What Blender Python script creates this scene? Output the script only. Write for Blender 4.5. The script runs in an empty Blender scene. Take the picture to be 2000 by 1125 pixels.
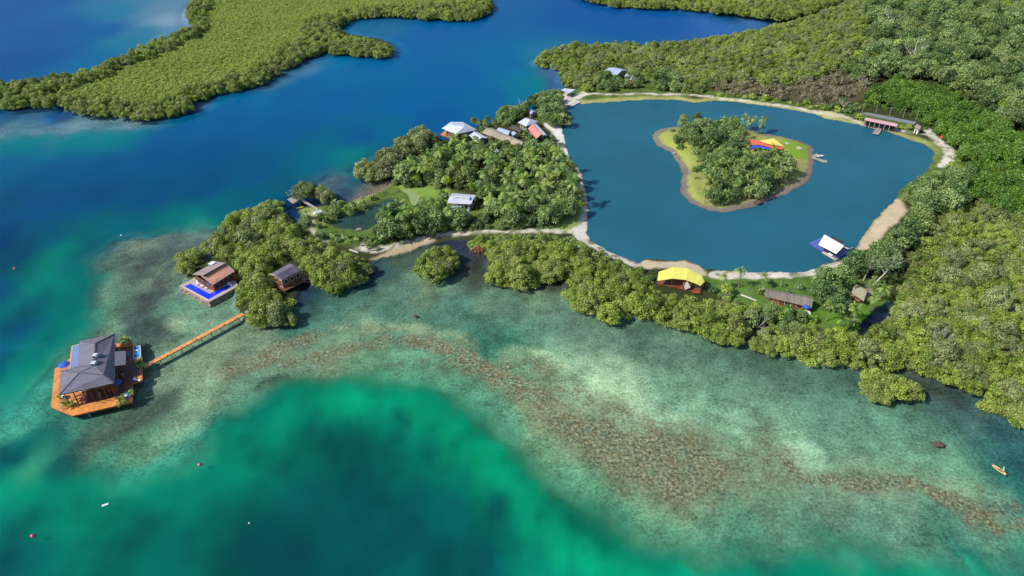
import bpy, math, random
import numpy as np
from mathutils import Vector, Matrix

# ------------------------------------------------------------ camera, sky, sun, exposure
H = 120.0; PITCH = math.radians(35.0); FPX = 1351.0
scene = bpy.context.scene
cam_d = bpy.data.cameras.new("camera"); cam = bpy.data.objects.new("camera", cam_d)
scene.collection.objects.link(cam); scene.camera = cam
cam.location = (0, 0, H); cam.rotation_euler = (math.pi/2 - PITCH, 0, 0)
cam_d.sensor_width = 36; cam_d.lens = 36*FPX/2000.0; cam_d.clip_start = 1; cam_d.clip_end = 9000
SUN_EL = math.radians(43); SUN_AZ = math.radians(250)   # compass bearing of the sun (0 = +Y, clockwise)
w = bpy.data.worlds.new("World"); scene.world = w; w.use_nodes = True
nt = w.node_tree; sky = nt.nodes.new("ShaderNodeTexSky"); sky.sky_type = 'NISHITA'; sky.sun_disc = False
sky.sun_elevation = SUN_EL; sky.sun_rotation = SUN_AZ; sky.altitude = 50; sky.ozone_density = 1.5
bg = nt.nodes["Background"]; bg.inputs[1].default_value = 0.12
nt.links.new(sky.outputs[0], bg.inputs[0])
sd = bpy.data.lights.new("sun", 'SUN'); sd.energy = 4.0; sd.angle = math.radians(0.53); sd.color = (1.0, 0.95, 0.87)
sun = bpy.data.objects.new("sun", sd); scene.collection.objects.link(sun)
sv = Vector((math.sin(SUN_AZ)*math.cos(SUN_EL), math.cos(SUN_AZ)*math.cos(SUN_EL), math.sin(SUN_EL)))
sun.rotation_euler = sv.to_track_quat('Z', 'Y').to_euler(); sun.location = (-200, -100, 200)
scene.view_settings.view_transform = 'Standard'; scene.view_settings.look = 'None'
scene.view_settings.exposure = 0.85; scene.view_settings.gamma = 1
try:
    scene.cycles.max_bounces = 6; scene.cycles.transparent_max_bounces = 8
    scene.cycles.caustics_reflective = False; scene.cycles.caustics_refractive = False
except Exception: pass

KA = 0.56          # albedo per unit of photographed colour under this sun, sky and exposure
rng = np.random.default_rng(7); random.seed(7)
CP, SP = math.cos(PITCH), math.sin(PITCH)

# ------------------------------------------------------------ helpers: survey maths
def G(px, py, z=0.0):
    "ground point (x, y) at height z that was surveyed at photo coordinate px,py"
    a = (px-1000.0)/FPX; b = (562.5-py)/FPX
    dy = CP + b*SP; dz = -SP + b*CP
    t = (z-H)/dz
    return (a*t, dy*t)
def GV(px, py, z=0.0):
    x, y = G(px, py, z); return Vector((x, y, z))
def Garr(pts, z=0.0):
    return np.array([G(p[0], p[1], z) for p in pts])
def proj(x, y, z):
    vz = z-H
    d = y*CP - vz*SP; u = y*SP + vz*CP
    return 1000+FPX*x/d, 562.5-FPX*u/d, FPX/d
def sdf(px, py, poly):
    "signed distance, positive inside"
    px = np.asarray(px, float); py = np.asarray(py, float)
    poly = np.asarray(poly, float); n = len(poly)
    d2 = np.full(px.shape, 1e18); ins = np.zeros(px.shape, bool)
    for i in range(n):
        ax, ay = poly[i]; bx, by = poly[(i+1) % n]
        ex, ey = bx-ax, by-ay
        wx = px-ax; wy = py-ay
        t = np.clip((wx*ex+wy*ey)/(ex*ex+ey*ey+1e-12), 0, 1)
        dd = (wx-t*ex)**2+(wy-t*ey)**2
        np.minimum(d2, dd, out=d2)
        if ay != by:
            c = ((ay > py) != (by > py)) & (px < (bx-ax)*(py-ay)/(by-ay)+ax)
            ins ^= c
    d = np.sqrt(d2)
    return np.where(ins, d, -d)
def linedist(px, py, pts):
    d2 = np.full(px.shape, 1e18)
    for i in range(len(pts)-1):
        ax, ay = pts[i]; bx, by = pts[i+1]; ex, ey = bx-ax, by-ay
        t = np.clip(((px-ax)*ex+(py-ay)*ey)/(ex*ex+ey*ey+1e-12), 0, 1)
        np.minimum(d2, (px-ax-t*ex)**2+(py-ay-t*ey)**2, out=d2)
    return np.sqrt(d2)
def sm(a, b, x):
    t = np.clip((x-a)/(b-a), 0, 1); return t*t*(3-2*t)
_tab = np.random.default_rng(3).random((256, 256))
def vnoise(x, y, s, o=0):
    x = x/s+o*17.3; y = y/s+o*9.1
    xi = np.floor(x).astype(int); yi = np.floor(y).astype(int); fx = x-xi; fy = y-yi
    fx = fx*fx*(3-2*fx); fy = fy*fy*(3-2*fy)
    a = _tab[xi % 256, yi % 256]; b = _tab[(xi+1) % 256, yi % 256]; c = _tab[xi % 256, (yi+1) % 256]; d = _tab[(xi+1) % 256, (yi+1) % 256]
    return (a*(1-fx)+b*fx)*(1-fy)+(c*(1-fx)+d*fx)*fy
def fbm(x, y, s, o=0, n=4):
    v = 0; a = 0.5; t = 0
    for k in range(n):
        v = v+a*vnoise(x, y, s/2**k, o+k); t += a; a *= 0.5
    return v/t
def hexlin(h):
    h = h.lstrip('#'); c = np.array([int(h[i:i+2], 16)/255 for i in (0, 2, 4)])
    return np.where(c <= 0.04045, c/12.92, ((c+0.055)/1.055)**2.4)
def smooth_closed(pts, n=4):
    "Catmull-Rom subdivision so surveyed outlines become curves"
    P = np.array(pts, float); out = []
    m = len(P)
    for i in range(m):
        p0, p1, p2, p3 = P[(i-1) % m], P[i], P[(i+1) % m], P[(i+2) % m]
        for k in range(n):
            t = k/n
            out.append(0.5*((2*p1)+(-p0+p2)*t+(2*p0-5*p1+4*p2-p3)*t*t+(-p0+3*p1-3*p2+p3)*t**3))
    return np.array(out)
def hill(x, y):
    return 9.0*sm(110, 330, np.asarray(x, float))*sm(320, 520, np.asarray(y, float))

# ------------------------------------------------------------ helpers: objects
C = scene.collection
def tag(o, label=None, cat=None, group=None, kind=None):
    if label: o["label"] = label
    if cat: o["category"] = cat
    if group: o["group"] = group
    if kind: o["kind"] = kind
    return o
def thing(name, label, cat, loc=(0, 0, 0), rz=0, group=None):
    o = bpy.data.objects.new(name, None); C.objects.link(o); o.empty_display_size = 0.5
    o.location = loc; o.rotation_euler = (0, 0, rz)
    return tag(o, label, cat, group)
def mesh_np(name, V, F, mat=None, smooth=False):
    me = bpy.data.meshes.new(name); V = np.asarray(V, np.float32); F = np.asarray(F, np.int32)
    k = F.shape[1]
    me.vertices.add(len(V)); me.vertices.foreach_set("co", V.ravel())
    me.loops.add(F.size); me.loops.foreach_set("vertex_index", F.ravel())
    me.polygons.add(len(F)); me.polygons.foreach_set("loop_start", np.arange(0, F.size, k, dtype=np.int32))
    if smooth: me.polygons.foreach_set("use_smooth", np.ones(len(F), bool))
    me.update(calc_edges=True)
    if mat: me.materials.append(mat)
    return me
def link(name, me, parent=None):
    o = bpy.data.objects.new(name, me); C.objects.link(o)
    if parent: o.parent = parent
    return o
def unit(v):
    return v/np.maximum(np.linalg.norm(v, axis=-1, keepdims=True), 1e-9)

class MB:
    def __init__(s): s.v = []; s.f = []; s.sm = False
    def add(s, vs, fs):
        n = len(s.v); s.v += [tuple(p) for p in vs]; s.f += [tuple(i+n for i in f) for f in fs]; return s
    def box(s, cx, cy, cz, sx, sy, sz, rz=0, rx=0, ry=0):
        M = Matrix.Rotation(rz, 3, 'Z') @ Matrix.Rotation(ry, 3, 'Y') @ Matrix.Rotation(rx, 3, 'X')
        vs = [M @ Vector((x*sx/2, y*sy/2, z*sz/2))+Vector((cx, cy, cz)) for z in (-1, 1) for y in (-1, 1) for x in (-1, 1)]
        return s.add(vs, [(0, 2, 3, 1), (4, 5, 7, 6), (0, 1, 5, 4), (2, 6, 7, 3), (0, 4, 6, 2), (1, 3, 7, 5)])
    def bar(s, a, b, wd, h=None):
        a = Vector(a); b = Vector(b); h = h or wd; d = (b-a)
        if d.length < 1e-6: return s
        q = d.to_track_quat('X', 'Z').to_matrix(); vs = []
        for t in (a, b):
            for y, z in ((-1, -1), (1, -1), (1, 1), (-1, 1)): vs.append(t+q @ Vector((0, y*wd/2, z*h/2)))
        return s.add(vs, [(0, 3, 2, 1), (4, 5, 6, 7), (0, 1, 5, 4), (1, 2, 6, 5), (2, 3, 7, 6), (3, 0, 4, 7)])
    def cyl(s, a, b, r0, r1=None, n=8, cap=True):
        r1 = r0 if r1 is None else r1; a = Vector(a); b = Vector(b); q = (b-a).to_track_quat('Z', 'Y').to_matrix(); vs = []
        for t, r in ((a, r0), (b, r1)):
            for i in range(n):
                an = 2*math.pi*i/n; vs.append(t+q @ Vector((r*math.cos(an), r*math.sin(an), 0)))
        fs = [(i, (i+1) % n, n+(i+1) % n, n+i) for i in range(n)]
        if cap: fs += [tuple(reversed(range(n))), tuple(range(n, 2*n))]
        return s.add(vs, fs)
    def prism(s, xy, z0, z1):
        n = len(xy); ar = sum(xy[i][0]*xy[(i+1) % n][1]-xy[(i+1) % n][0]*xy[i][1] for i in range(n))
        if ar < 0: xy = list(reversed(list(xy)))
        vs = [(p[0], p[1], z0) for p in xy]+[(p[0], p[1], z1) for p in xy]
        return s.add(vs, [(i, (i+1) % n, n+(i+1) % n, n+i) for i in range(n)]+[tuple(reversed(range(n))), tuple(range(n, 2*n))])
    def slab(s, pts, th=0.12):
        "thick sheet through arbitrary 3D points (fan of triangles for >4)"
        pts = [Vector(p) for p in pts]; n = len(pts)
        nz = sum(((pts[i].x*pts[(i+1) % n].y-pts[(i+1) % n].x*pts[i].y) for i in range(n)))
        if nz < 0: pts = pts[::-1]
        vs = pts+[p-Vector((0, 0, th)) for p in pts]
        return s.add(vs, [tuple(range(n)), tuple(reversed(range(n, 2*n)))]+[(i, n+i, n+(i+1) % n, (i+1) % n) for i in range(n)])
    def ball(s, c, r, nu=10, nv=6, sz=1.0):
        c = Vector(c); vs = []; fs = []
        for j in range(nv+1):
            ph = math.pi*j/nv
            for i in range(nu):
                th = 2*math.pi*i/nu; vs.append(c+Vector((r*math.sin(ph)*math.cos(th), r*math.sin(ph)*math.sin(th), r*sz*math.cos(ph))))
        for j in range(nv):
            for i in range(nu): fs.append((j*nu+i, (j+1)*nu+i, (j+1)*nu+(i+1) % nu, j*nu+(i+1) % nu))
        return s.add(vs, fs)
    def build(s, name, mat, parent=None, world=True, smooth=False, bevel=0):
        off = Vector(parent.location) if (parent is not None and world) else Vector((0, 0, 0))
        if parent is not None and world and parent.parent is not None: off = off+Vector(parent.parent.location)
        me = bpy.data.meshes.new(name); me.from_pydata([tuple(Vector(p)-off) for p in s.v], [], s.f); me.update()
        if smooth: me.polygons.foreach_set("use_smooth", [True]*len(me.polygons))
        me.materials.append(mat); o = link(name, me, parent)
        if bevel:
            b = o.modifiers.new("bevel", 'BEVEL'); b.width = bevel; b.segments = 2
        return o
def copy_tree(o, parent=None):
    c = o.copy(); C.objects.link(c)
    if parent is not None: c.parent = parent
    for ch in list(o.children): copy_tree(ch, c)
    return c

# ------------------------------------------------------------ materials
def newmat(name):
    m = bpy.data.materials.new(name); m.use_nodes = True; return m, m.node_tree, m.node_tree.nodes["Principled BSDF"]
def N(nt, typ, **kw):
    n = nt.nodes.new(typ)
    for k, v in kw.items(): setattr(n, k, v)
    return n
def mixc(nt, fac, a, b, blend='MIX'):
    n = nt.nodes.new("ShaderNodeMix"); n.data_type = 'RGBA'; n.blend_type = blend; n.clamp_factor = True
    for sock, val in ((n.inputs[0], fac), (n.inputs[6], a), (n.inputs[7], b)):
        if hasattr(val, 'links') or isinstance(val, bpy.types.NodeSocket): nt.links.new(val, sock)
        elif isinstance(val, (int, float)): sock.default_value = val
        else: sock.default_value = tuple(val)+((1,) if len(val) == 3 else ())
    return n.outputs[2]
def math_(nt, op, a, b=None, c=None):
    n = nt.nodes.new("ShaderNodeMath"); n.operation = op
    for i, v in enumerate((a, b, c)):
        if v is None: continue
        if isinstance(v, bpy.types.NodeSocket): nt.links.new(v, n.inputs[i])
        else: n.inputs[i].default_value = v
    return n.outputs[0]
def noise(nt, scale, detail=3, rough=0.55, coord='Object', vec=None):
    n = nt.nodes.new("ShaderNodeTexNoise"); n.inputs['Scale'].default_value = scale; n.inputs['Detail'].default_value = detail; n.inputs['Roughness'].default_value = rough
    if vec is None:
        tc = nt.nodes.new("ShaderNodeTexCoord"); vec = tc.outputs[coord]
    nt.links.new(vec, n.inputs['Vector']); return n.outputs[0]
def ramp(nt, fac, stops):
    r = nt.nodes.new("ShaderNodeValToRGB"); nt.links.new(fac, r.inputs[0])
    while len(r.color_ramp.elements) < len(stops): r.color_ramp.elements.new(0.5)
    for e, (p, c) in zip(r.color_ramp.elements, stops): e.position = p; e.color = tuple(c)+((1,) if len(c) == 3 else ())
    return r.outputs[0]
MATS = {}
def mat(name, hexc, rough=0.7, var=0.25, scale=0.6, metal=0, stripe=None, k=KA, spec=0.5, dirt=None, emit=None):
    "weathered surface: colour from hex times k, two scales of noise, optional board/tile stripes (period m, angle, depth)"
    key = name
    if key in MATS: return MATS[key]
    m, nt, p = newmat(name); c = hexlin(hexc)*k
    n1 = noise(nt, scale, 4, 0.6); n2 = noise(nt, scale*7, 3, 0.6)
    f = math_(nt, 'ADD', math_(nt, 'MULTIPLY', n1, 0.6), math_(nt, 'MULTIPLY', n2, 0.4))
    lo = c*(1-var); hi = np.minimum(c*(1+var), 0.95)
    col = ramp(nt, f, [(0.33, lo), (0.66, hi)])
    if dirt:
        col = mixc(nt, ramp(nt, noise(nt, scale*2.3, 5, 0.7), [(0.5, (0, 0, 0)), (0.72, (0.75,)*3)]), col, hexlin(dirt)*k)
    if stripe:
        per, ang, dep = stripe
        tc = N(nt, "ShaderNodeTexCoord"); mp = N(nt, "ShaderNodeMapping"); mp.inputs['Rotation'].default_value = (0, 0, ang)
        nt.links.new(tc.outputs['Object'], mp.inputs[0]); sx = N(nt, "ShaderNodeSeparateXYZ"); nt.links.new(mp.outputs[0], sx.inputs[0])
        u = math_(nt, 'DIVIDE', sx.outputs[0], per); fr = math_(nt, 'FRACT', u); fl = math_(nt, 'FLOOR', u)
        wn = N(nt, "ShaderNodeTexWhiteNoise", noise_dimensions='1D'); nt.links.new(fl, wn.inputs['W'])
        gap = math_(nt, 'LESS_THAN', fr, 0.1)
        v = math_(nt, 'ADD', 1-dep, math_(nt, 'MULTIPLY', wn.outputs[0], dep*1.5))
        v = math_(nt, 'MULTIPLY', v, math_(nt, 'SUBTRACT', 1.0, math_(nt, 'MULTIPLY', gap, dep*1.6)))
        cv = N(nt, "ShaderNodeCombineColor"); [nt.links.new(v, cv.inputs[i]) for i in range(3)]
        col = mixc(nt, 1.0, col, cv.outputs[0], 'MULTIPLY')
    nt.links.new(col, p.inputs['Base Color']); p.inputs['Roughness'].default_value = rough; p.inputs['Metallic'].default_value = metal
    p.inputs['Specular IOR Level'].default_value = spec
    b = N(nt, "ShaderNodeBump"); b.inputs['Strength'].default_value = 0.3; b.inputs['Distance'].default_value = 0.03
    nt.links.new(n2, b.inputs['Height']); nt.links.new(b.outputs[0], p.inputs['Normal'])
    MATS[key] = m; return m

def leafmat(name, stops, trans=0.25, rough=0.5, objvar=0.35, tint=(0.30, 0.27, 0.12)):
    "leaf colour: ramp over per-leaf tone, shifted per plant"
    m, nt, p = newmat(name)
    at = N(nt, "ShaderNodeAttribute", attribute_name="tone"); oi = N(nt, "ShaderNodeObjectInfo")
    stops = [(p_, (c_[0]*1.22, c_[1]*1.34, c_[2]*1.42)) for p_, c_ in stops]
    f = math_(nt, 'ADD', at.outputs['Fac'], math_(nt, 'MULTIPLY', math_(nt, 'SUBTRACT', oi.outputs['Random'], 0.5), objvar))
    pn_ = noise(nt, 0.035, 3, 0.6, vec=oi.outputs['Location'])      # species patches across the forest
    f = math_(nt, 'ADD', f, math_(nt, 'MULTIPLY', math_(nt, 'SUBTRACT', pn_, 0.5), 0.9))
    col = ramp(nt, f, stops)
    r2 = math_(nt, 'FRACT', math_(nt, 'MULTIPLY', oi.outputs['Random'], 37.3))
    col = mixc(nt, math_(nt, 'MULTIPLY', math_(nt, 'POWER', r2, 3.0), 0.45), col, tint)
    nt.links.new(col, p.inputs['Base Color']); p.inputs['Roughness'].default_value = rough; p.inputs['Specular IOR Level'].default_value = 0.35
    tr = N(nt, "ShaderNodeBsdfTranslucent"); nt.links.new(mixc(nt, 0.5, col, (0.25, 0.35, 0.02)), tr.inputs[0])
    mx = N(nt, "ShaderNodeMixShader"); mx.inputs[0].default_value = trans
    nt.links.new(p.outputs[0], mx.inputs[1]); nt.links.new(tr.outputs[0], mx.inputs[2])
    nt.links.new(mx.outputs[0], nt.nodes["Material Output"].inputs[0]); return m
L_MANG = leafmat("mangrove_leaf", [(0.1, (0.045, 0.068, 0.008)), (0.45, (0.115, 0.155, 0.018)), (0.8, (0.21, 0.25, 0.035))], tint=(0.24, 0.22, 0.12))
L_MANG2 = leafmat("low_mangrove_leaf", [(0.1, (0.125, 0.16, 0.018)), (0.45, (0.19, 0.235, 0.032)), (0.8, (0.24, 0.28, 0.045))], objvar=0.28, tint=(0.20, 0.20, 0.06))
L_TREE = leafmat("broad_leaf", [(0.1, (0.022, 0.048, 0.012)), (0.45, (0.078, 0.125, 0.032)), (0.8, (0.19, 0.235, 0.080))], objvar=0.5, tint=(0.2, 0.24, 0.05))
L_JUNG = leafmat("jungle_leaf", [(0.05, (0.018, 0.036, 0.010)), (0.45, (0.075, 0.112, 0.030)), (0.85, (0.17, 0.21, 0.065))], objvar=0.85, tint=(0.17, 0.20, 0.06))
L_BRIGHT = leafmat("bright_leaf", [(0.1, (0.018, 0.052, 0.003)), (0.45, (0.052, 0.112, 0.008)), (0.8, (0.10, 0.17, 0.018))], objvar=0.25, tint=(0.10, 0.15, 0.03))
L_LIME = leafmat("lime_leaf", [(0.1, (0.08, 0.14, 0.008)), (0.45, (0.14, 0.20, 0.02)), (0.8, (0.25, 0.30, 0.04))], objvar=0.5, tint=(0.22, 0.22, 0.05))
L_PALM = leafmat("palm_leaf", [(0.1, (0.030, 0.065, 0.010)), (0.45, (0.095, 0.155, 0.024)), (0.8, (0.22, 0.27, 0.055))], objvar=0.35, tint=(0.26, 0.24, 0.06))
L_GREYM = leafmat("grey_mangrove_leaf", [(0.1, (0.06, 0.08, 0.022)), (0.45, (0.13, 0.155, 0.045)), (0.8, (0.22, 0.235, 0.085))], objvar=0.5, tint=(0.19, 0.18, 0.10))
L_DRY = leafmat("dry_leaf", [(0.1, (0.06, 0.05, 0.025)), (0.45, (0.13, 0.105, 0.06)), (0.8, (0.2, 0.17, 0.10))], objvar=0.3, tint=(0.16, 0.17, 0.06))
BARK = mat("bark", "#8a7f72", 0.9, 0.3, 1.5); BARK_RED = mat("mangrove_bark", "#7a5548", 0.9, 0.3, 1.5); BARK_PALE = mat("pale_bark", "#c9c2b4", 0.9, 0.2, 1.5)

# ------------------------------------------------------------ foliage meshes
def leaves_on_lobes(lobes, per, size, seed, aspect=1.6, jit=0.55, spread=0.16, under=-0.35):
    r = np.random.default_rng(seed); Vs = []; T = []
    for (cx, cy, cz, rr, tone) in lobes:
        n = int(per*(rr**2)); d = unit(r.normal(size=(int(n*1.7)+4, 3))); d = d[d[:, 2] > under][:n]; n = len(d)
        rad = rr*(1-spread+2*spread*r.random((n, 1)))*np.where(r.random((n, 1)) < 0.15, 0.7, 1)
        c = np.array([cx, cy, cz])+d*rad*np.array([1, 1, 0.85])
        nr = unit(d+jit*r.normal(size=(n, 3))+np.array([0, 0, 0.25]))
        a = unit(np.cross(nr, unit(r.normal(size=(n, 3))))); b = np.cross(nr, a)
        s = size*(0.6+0.8*r.random((n, 1))); a = a*s*aspect/2; b = b*s/2
        Vs.append(np.stack([c-a, c+b*0.9-a*0.1, c+a, c-b*0.9+a*0.1], 1).reshape(-1, 3))
        T.append(np.repeat(np.clip(tone+r.normal(0, 0.14, n), 0, 1), 4))
    V = np.concatenate(Vs); T = np.concatenate(T); return V, T
def foliage_mesh(name, V, T, m):
    F = np.arange(len(V), dtype=np.int32).reshape(-1, 4); me = mesh_np(name, V, F, m)
    at = me.attributes.new("tone", 'FLOAT', 'POINT'); at.data.foreach_set("value", T.astype(np.float32)); return me
def lobes_dome(seed, R, zb, zt, n, lr, flat=0.7, lo=10):
    r = np.random.default_rng(seed); out = []; hh = zt-zb
    for i in range(n):
        t = (i+0.5)/n; el = math.acos(1-t*(1-math.cos(math.radians(100)))); az = i*2.39996+r.normal()*0.3
        k = R-lr*R*0.9*(0.85+0.3*r.random()); k2 = hh-lr*R
        x = k*math.sin(el)*math.cos(az)*(0.8+0.35*r.random()); y = k*math.sin(el)*math.sin(az)*(0.8+0.35*r.random()); z = zb+k2*max(math.cos(el), -0.05)*(0.85+0.25*r.random())+lr*R*0.25
        out.append((x, y, z, lr*R*(0.7+0.5*r.random()), 0.32+0.4*r.random()))
    return out
def wood(seed, h, r0, limbs, R, roots=0, rootr=1.5):
    r = random.Random(seed); b = MB(); top = Vector((r.uniform(-.3, .3), r.uniform(-.3, .3), h*0.55)); n = 7
    b.cyl((0, 0, -0.6), top*0.5, r0, r0*0.8, n); b.cyl(top*0.5, top, r0*0.8, r0*0.6, n)
    for i in range(limbs):
        a = 6.283*i/limbs+r.uniform(-.4, .4); e = Vector((math.cos(a)*R*0.55, math.sin(a)*R*0.55, h*r.uniform(0.68, 0.85))); md = top.lerp(e, 0.5)+Vector((0, 0, 0.25))
        st = top*r.uniform(0.6, 1.0); b.cyl(st, md, r0*0.5, r0*0.32, 5, False); b.cyl(md, e, r0*0.32, r0*0.1, 5, False)
        e2 = md+Vector((math.cos(a+0.7), math.sin(a+0.7), 0.9))*R*0.3; b.cyl(md, e2, r0*0.25, r0*0.08, 4, False)
    for i in range(roots):
        a = 6.283*i/roots+r.uniform(-.3, .3); q = rootr*r.uniform(0.6, 1.1); m1 = Vector((math.cos(a)*q*0.6, math.sin(a)*q*0.6, 0.9)); e = Vector((math.cos(a)*q, math.sin(a)*q, -0.8))
        b.cyl((0, 0, 1.3), m1, 0.07, 0.06, 4, False); b.cyl(m1, e, 0.06, 0.04, 4, False)
    me = bpy.data.meshes.new("trunk"); me.from_pydata([tuple(p) for p in b.v], [], b.f); me.update(); return me
def palm_crown(seed, h, nf=15, L=2.9):
    r = random.Random(seed); V = []; T = []
    for i in range(nf):
        az = i*2.4+r.uniform(-.25, .25); el = math.radians(r.uniform(-5, 65) if i < nf-3 else r.uniform(65, 85)); l = L*r.uniform(0.85, 1.1); tone = r.uniform(0.2, 0.75)
        if i < 2: tone = 0.85
        p = Vector((0, 0, h)); d = Vector((math.cos(az)*math.cos(el), math.sin(az)*math.cos(el), math.sin(el))); side = Vector((-math.sin(az), math.cos(az), 0)); st = 11; ds = l/st
        for k in range(st):
            t = k/st; q = p+d*ds; wd = 0.62*math.sin(math.pi*(0.12+0.86*t))**0.7*L/2.9
            V += [p+side*0.03, q+side*0.03, q-side*0.03, p-side*0.03]; T += [tone*0.7]*4
            for sg in (-1, 1):
                dn = Vector((0, 0, -0.45)); a = p+d*ds*0.1; b_ = p+d*ds*0.75; tip = d*0.35*wd+side*sg*wd+dn*wd*r.uniform(0.6, 1.2)
                V += [a, b_, b_+tip*0.98, a+tip*0.9+d*0.1*ds]; tt = tone+r.uniform(-.12, .12); T += [tt]*4
            p = q; d = (d+Vector((0, 0, -0.17-0.05*t))).normalized()
    return np.array([tuple(v) for v in V]), np.clip(np.array(T), 0, 1)
def palm_trunk(seed, h):
    r = random.Random(seed); b = MB(); p = Vector((0, 0, -0.3)); bx = r.uniform(-.9, .9); by = r.uniform(-.9, .9); n = 6
    for k in range(n):
        t0 = k/n; t1 = (k+1)/n
        b.cyl((bx*(1-t0)**2, by*(1-t0)**2, h*t0-0.3*(1-t0)), (bx*(1-t1)**2, by*(1-t1)**2, h*t1-0.3*(1-t1)), 0.2-0.07*t0, 0.2-0.07*t1, 7, False)
    me = bpy.data.meshes.new("trunk"); me.from_pydata([tuple(q) for q in b.v], [], b.f); me.materials.append(BARK); me.update(); return me
KIND = {}
def reg(kind, variants): KIND[kind] = variants
def mk(kind, seeds, fn): KIND[kind] = [fn(s) for s in seeds]
def mangrove(s, R=3.6, m=None):
    r = np.random.default_rng(s+300); lob = lobes_dome(s, R, 1.0, 5.0, 30, 0.27)
    ex, an = 0.78+0.4*r.random(), r.random()*3.14; ca, sa = math.cos(an), math.sin(an); L2 = []
    for x, y, z, rr, t in lob:      # stretch, bump and drop clumps so no two crowns read as the same dome
        if r.random() < 0.12: continue
        u, v = (x*ca+y*sa)*ex, (-x*sa+y*ca)/ex; q = 0.75+0.45*r.random(); L2.append((u*ca-v*sa+r.normal()*0.25, u*sa+v*ca+r.normal()*0.25, z*(0.82+0.34*r.random()), rr*q*1.15, 0.30+0.42*r.random()))
    V, T = leaves_on_lobes(L2, 150, 0.27, s); t = wood(s, 5.0, 0.16, 5, R, 9); t.materials.append(BARK_RED)
    return dict(crown=foliage_mesh("crown", V, T, m or L_MANG), trunk=t, R=R, h=5.4)
def broad(s, m=None, h=8.0, R=3.9):
    r = np.random.default_rng(s+50); lob = lobes_dome(s, R, 2.6, h, 13, 0.38); lob = [(x, y, z, rr*(0.75+0.5*r.random()), t) for x, y, z, rr, t in lob if r.random() < 0.93]
    V, T = leaves_on_lobes(lob, 62, 0.45, s, 1.5, 0.75, 0.28); t = wood(s, h, 0.24, 6, R); t.materials.append(BARK)
    return dict(crown=foliage_mesh("crown", V, T, m or L_TREE), trunk=t, R=R, h=h)
def shrub(s, m=None):
    V, T = leaves_on_lobes(lobes_dome(s, 1.4, 0.2, 1.9, 7, 0.5), 90, 0.30, s, 1.6, 0.7); t = wood(s, 1.2, 0.05, 4, 1.0); t.materials.append(BARK)
    return dict(crown=foliage_mesh("crown", V, T, m or L_LIME), trunk=t, R=1.4, h=1.9)
def scrub(s, m=None):
    V, T = leaves_on_lobes(lobes_dome(s, 3.0, 0.4, 3.2, 14, 0.36), 26, 0.5, s, 1.5, 0.65); t = wood(s, 2.0, 0.1, 3, 2.0); t.materials.append(BARK_RED)
    return dict(crown=foliage_mesh("crown", V, T, m or L_MANG2), trunk=t, R=3.0, h=3.2)
def palm(s, h=6.5, L=2.9):
    hh = h*(0.8+0.1*(s % 5)); V, T = palm_crown(s, hh, 15, L); return dict(crown=foliage_mesh("crown", V, T, L_PALM), trunk=palm_trunk(s, hh), R=L*0.8, h=hh+0.8)
mk('mangrove', range(9), mangrove); mk('tree', range(20, 27), broad); mk('shrub', range(40, 43), shrub)
mk('bright', range(60, 64), lambda s: broad(s, L_BRIGHT, 6.5, 3.6)); mk('jungle', range(70, 76), lambda s: broad(s, L_JUNG, 9, 4.4))
mk('greymang', range(140, 144), lambda s: mangrove(s, 3.6, L_GREYM)); mk('bush', range(130, 134), lambda s: shrub(s, L_TREE)); mk('lime', range(80, 83), lambda s: broad(s, L_LIME, 5.5, 3.0)); mk('dry', range(90, 93), lambda s: scrub(s, L_DRY))
mk('scrub', range(100, 104), scrub); mk('palm', range(110, 115), palm); mk('plume', range(120, 123), lambda s: palm(s, 1.4, 2.3))

# ------------------------------------------------------------ shoreline survey
LAND = [(365,545),(385,520),(420,500),(470,470),(520,445),(552,425),(575,440),(588,425),(582,412),(600,404),(640,402),(662,398),(700,387),(740,374),(768,360),(745,352),(705,352),(695,342),(722,315),(760,290),(800,274),(845,265),(862,275),(905,268),(922,252),(960,240),(1010,224),(1050,213),(1088,200),(1098,190),(1094,180),(1100,172),(1108,166),(1096,158),(1092,148),(1097,140),(1076,131),(1052,128),(1044,119),(1060,108),(1085,100),(1112,93),(1180,89),(1250,88),(1320,86),(1380,76),(1440,66),(1500,57),(1522,46),(1506,36),(1440,30),(1330,19),(1240,16),(1200,13),(1150,1),(1128,-10),(1060,-45),(1040,-120),(2700,-120),(3000,400),(2700,1100),(2200,900),(2050,856),(2000,838),(1960,815),(1910,795),(1925,775),(1905,760),(1862,748),(1820,738),(1780,722),(1755,706),(1720,712),(1690,712),(1640,708),(1600,708),(1555,692),(1500,688),(1470,668),(1478,650),(1502,640),(1500,625),(1478,622),(1458,650),(1455,662),(1420,664),(1400,652),(1350,633),(1280,624),(1220,615),(1170,612),(1125,598),(1105,575),(1108,555),(1098,540),(1065,540),(1030,552),(990,552),(962,535),(955,512),(965,495),(935,480),(905,470),(870,470),(815,484),(790,494),(745,503),(725,515),(728,535),(700,548),(650,562),(612,556),(600,545),(590,540),(578,560),(575,590),(555,615),(520,626),(480,622),(462,600),(462,575),(455,560),(440,548),(400,538)]
SHOAL = [(-400,165),(-150,168),(0,166),(60,162),(130,150),(205,132),(290,92),(352,62),(372,52),(362,30),(372,8),(400,-20),(430,-120),(900,-120),(950,-30),(962,10),(950,24),(925,36),(880,38),(760,32),(695,36),(662,50),(678,66),(742,76),(770,92),(768,104),(740,108),(700,106),(640,100),(600,110),(540,138),(500,165),(440,172),(392,186),(362,214),(310,224),(262,226),(215,218),(135,212),(100,202),(0,204),(-150,208),(-400,212)]
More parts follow.
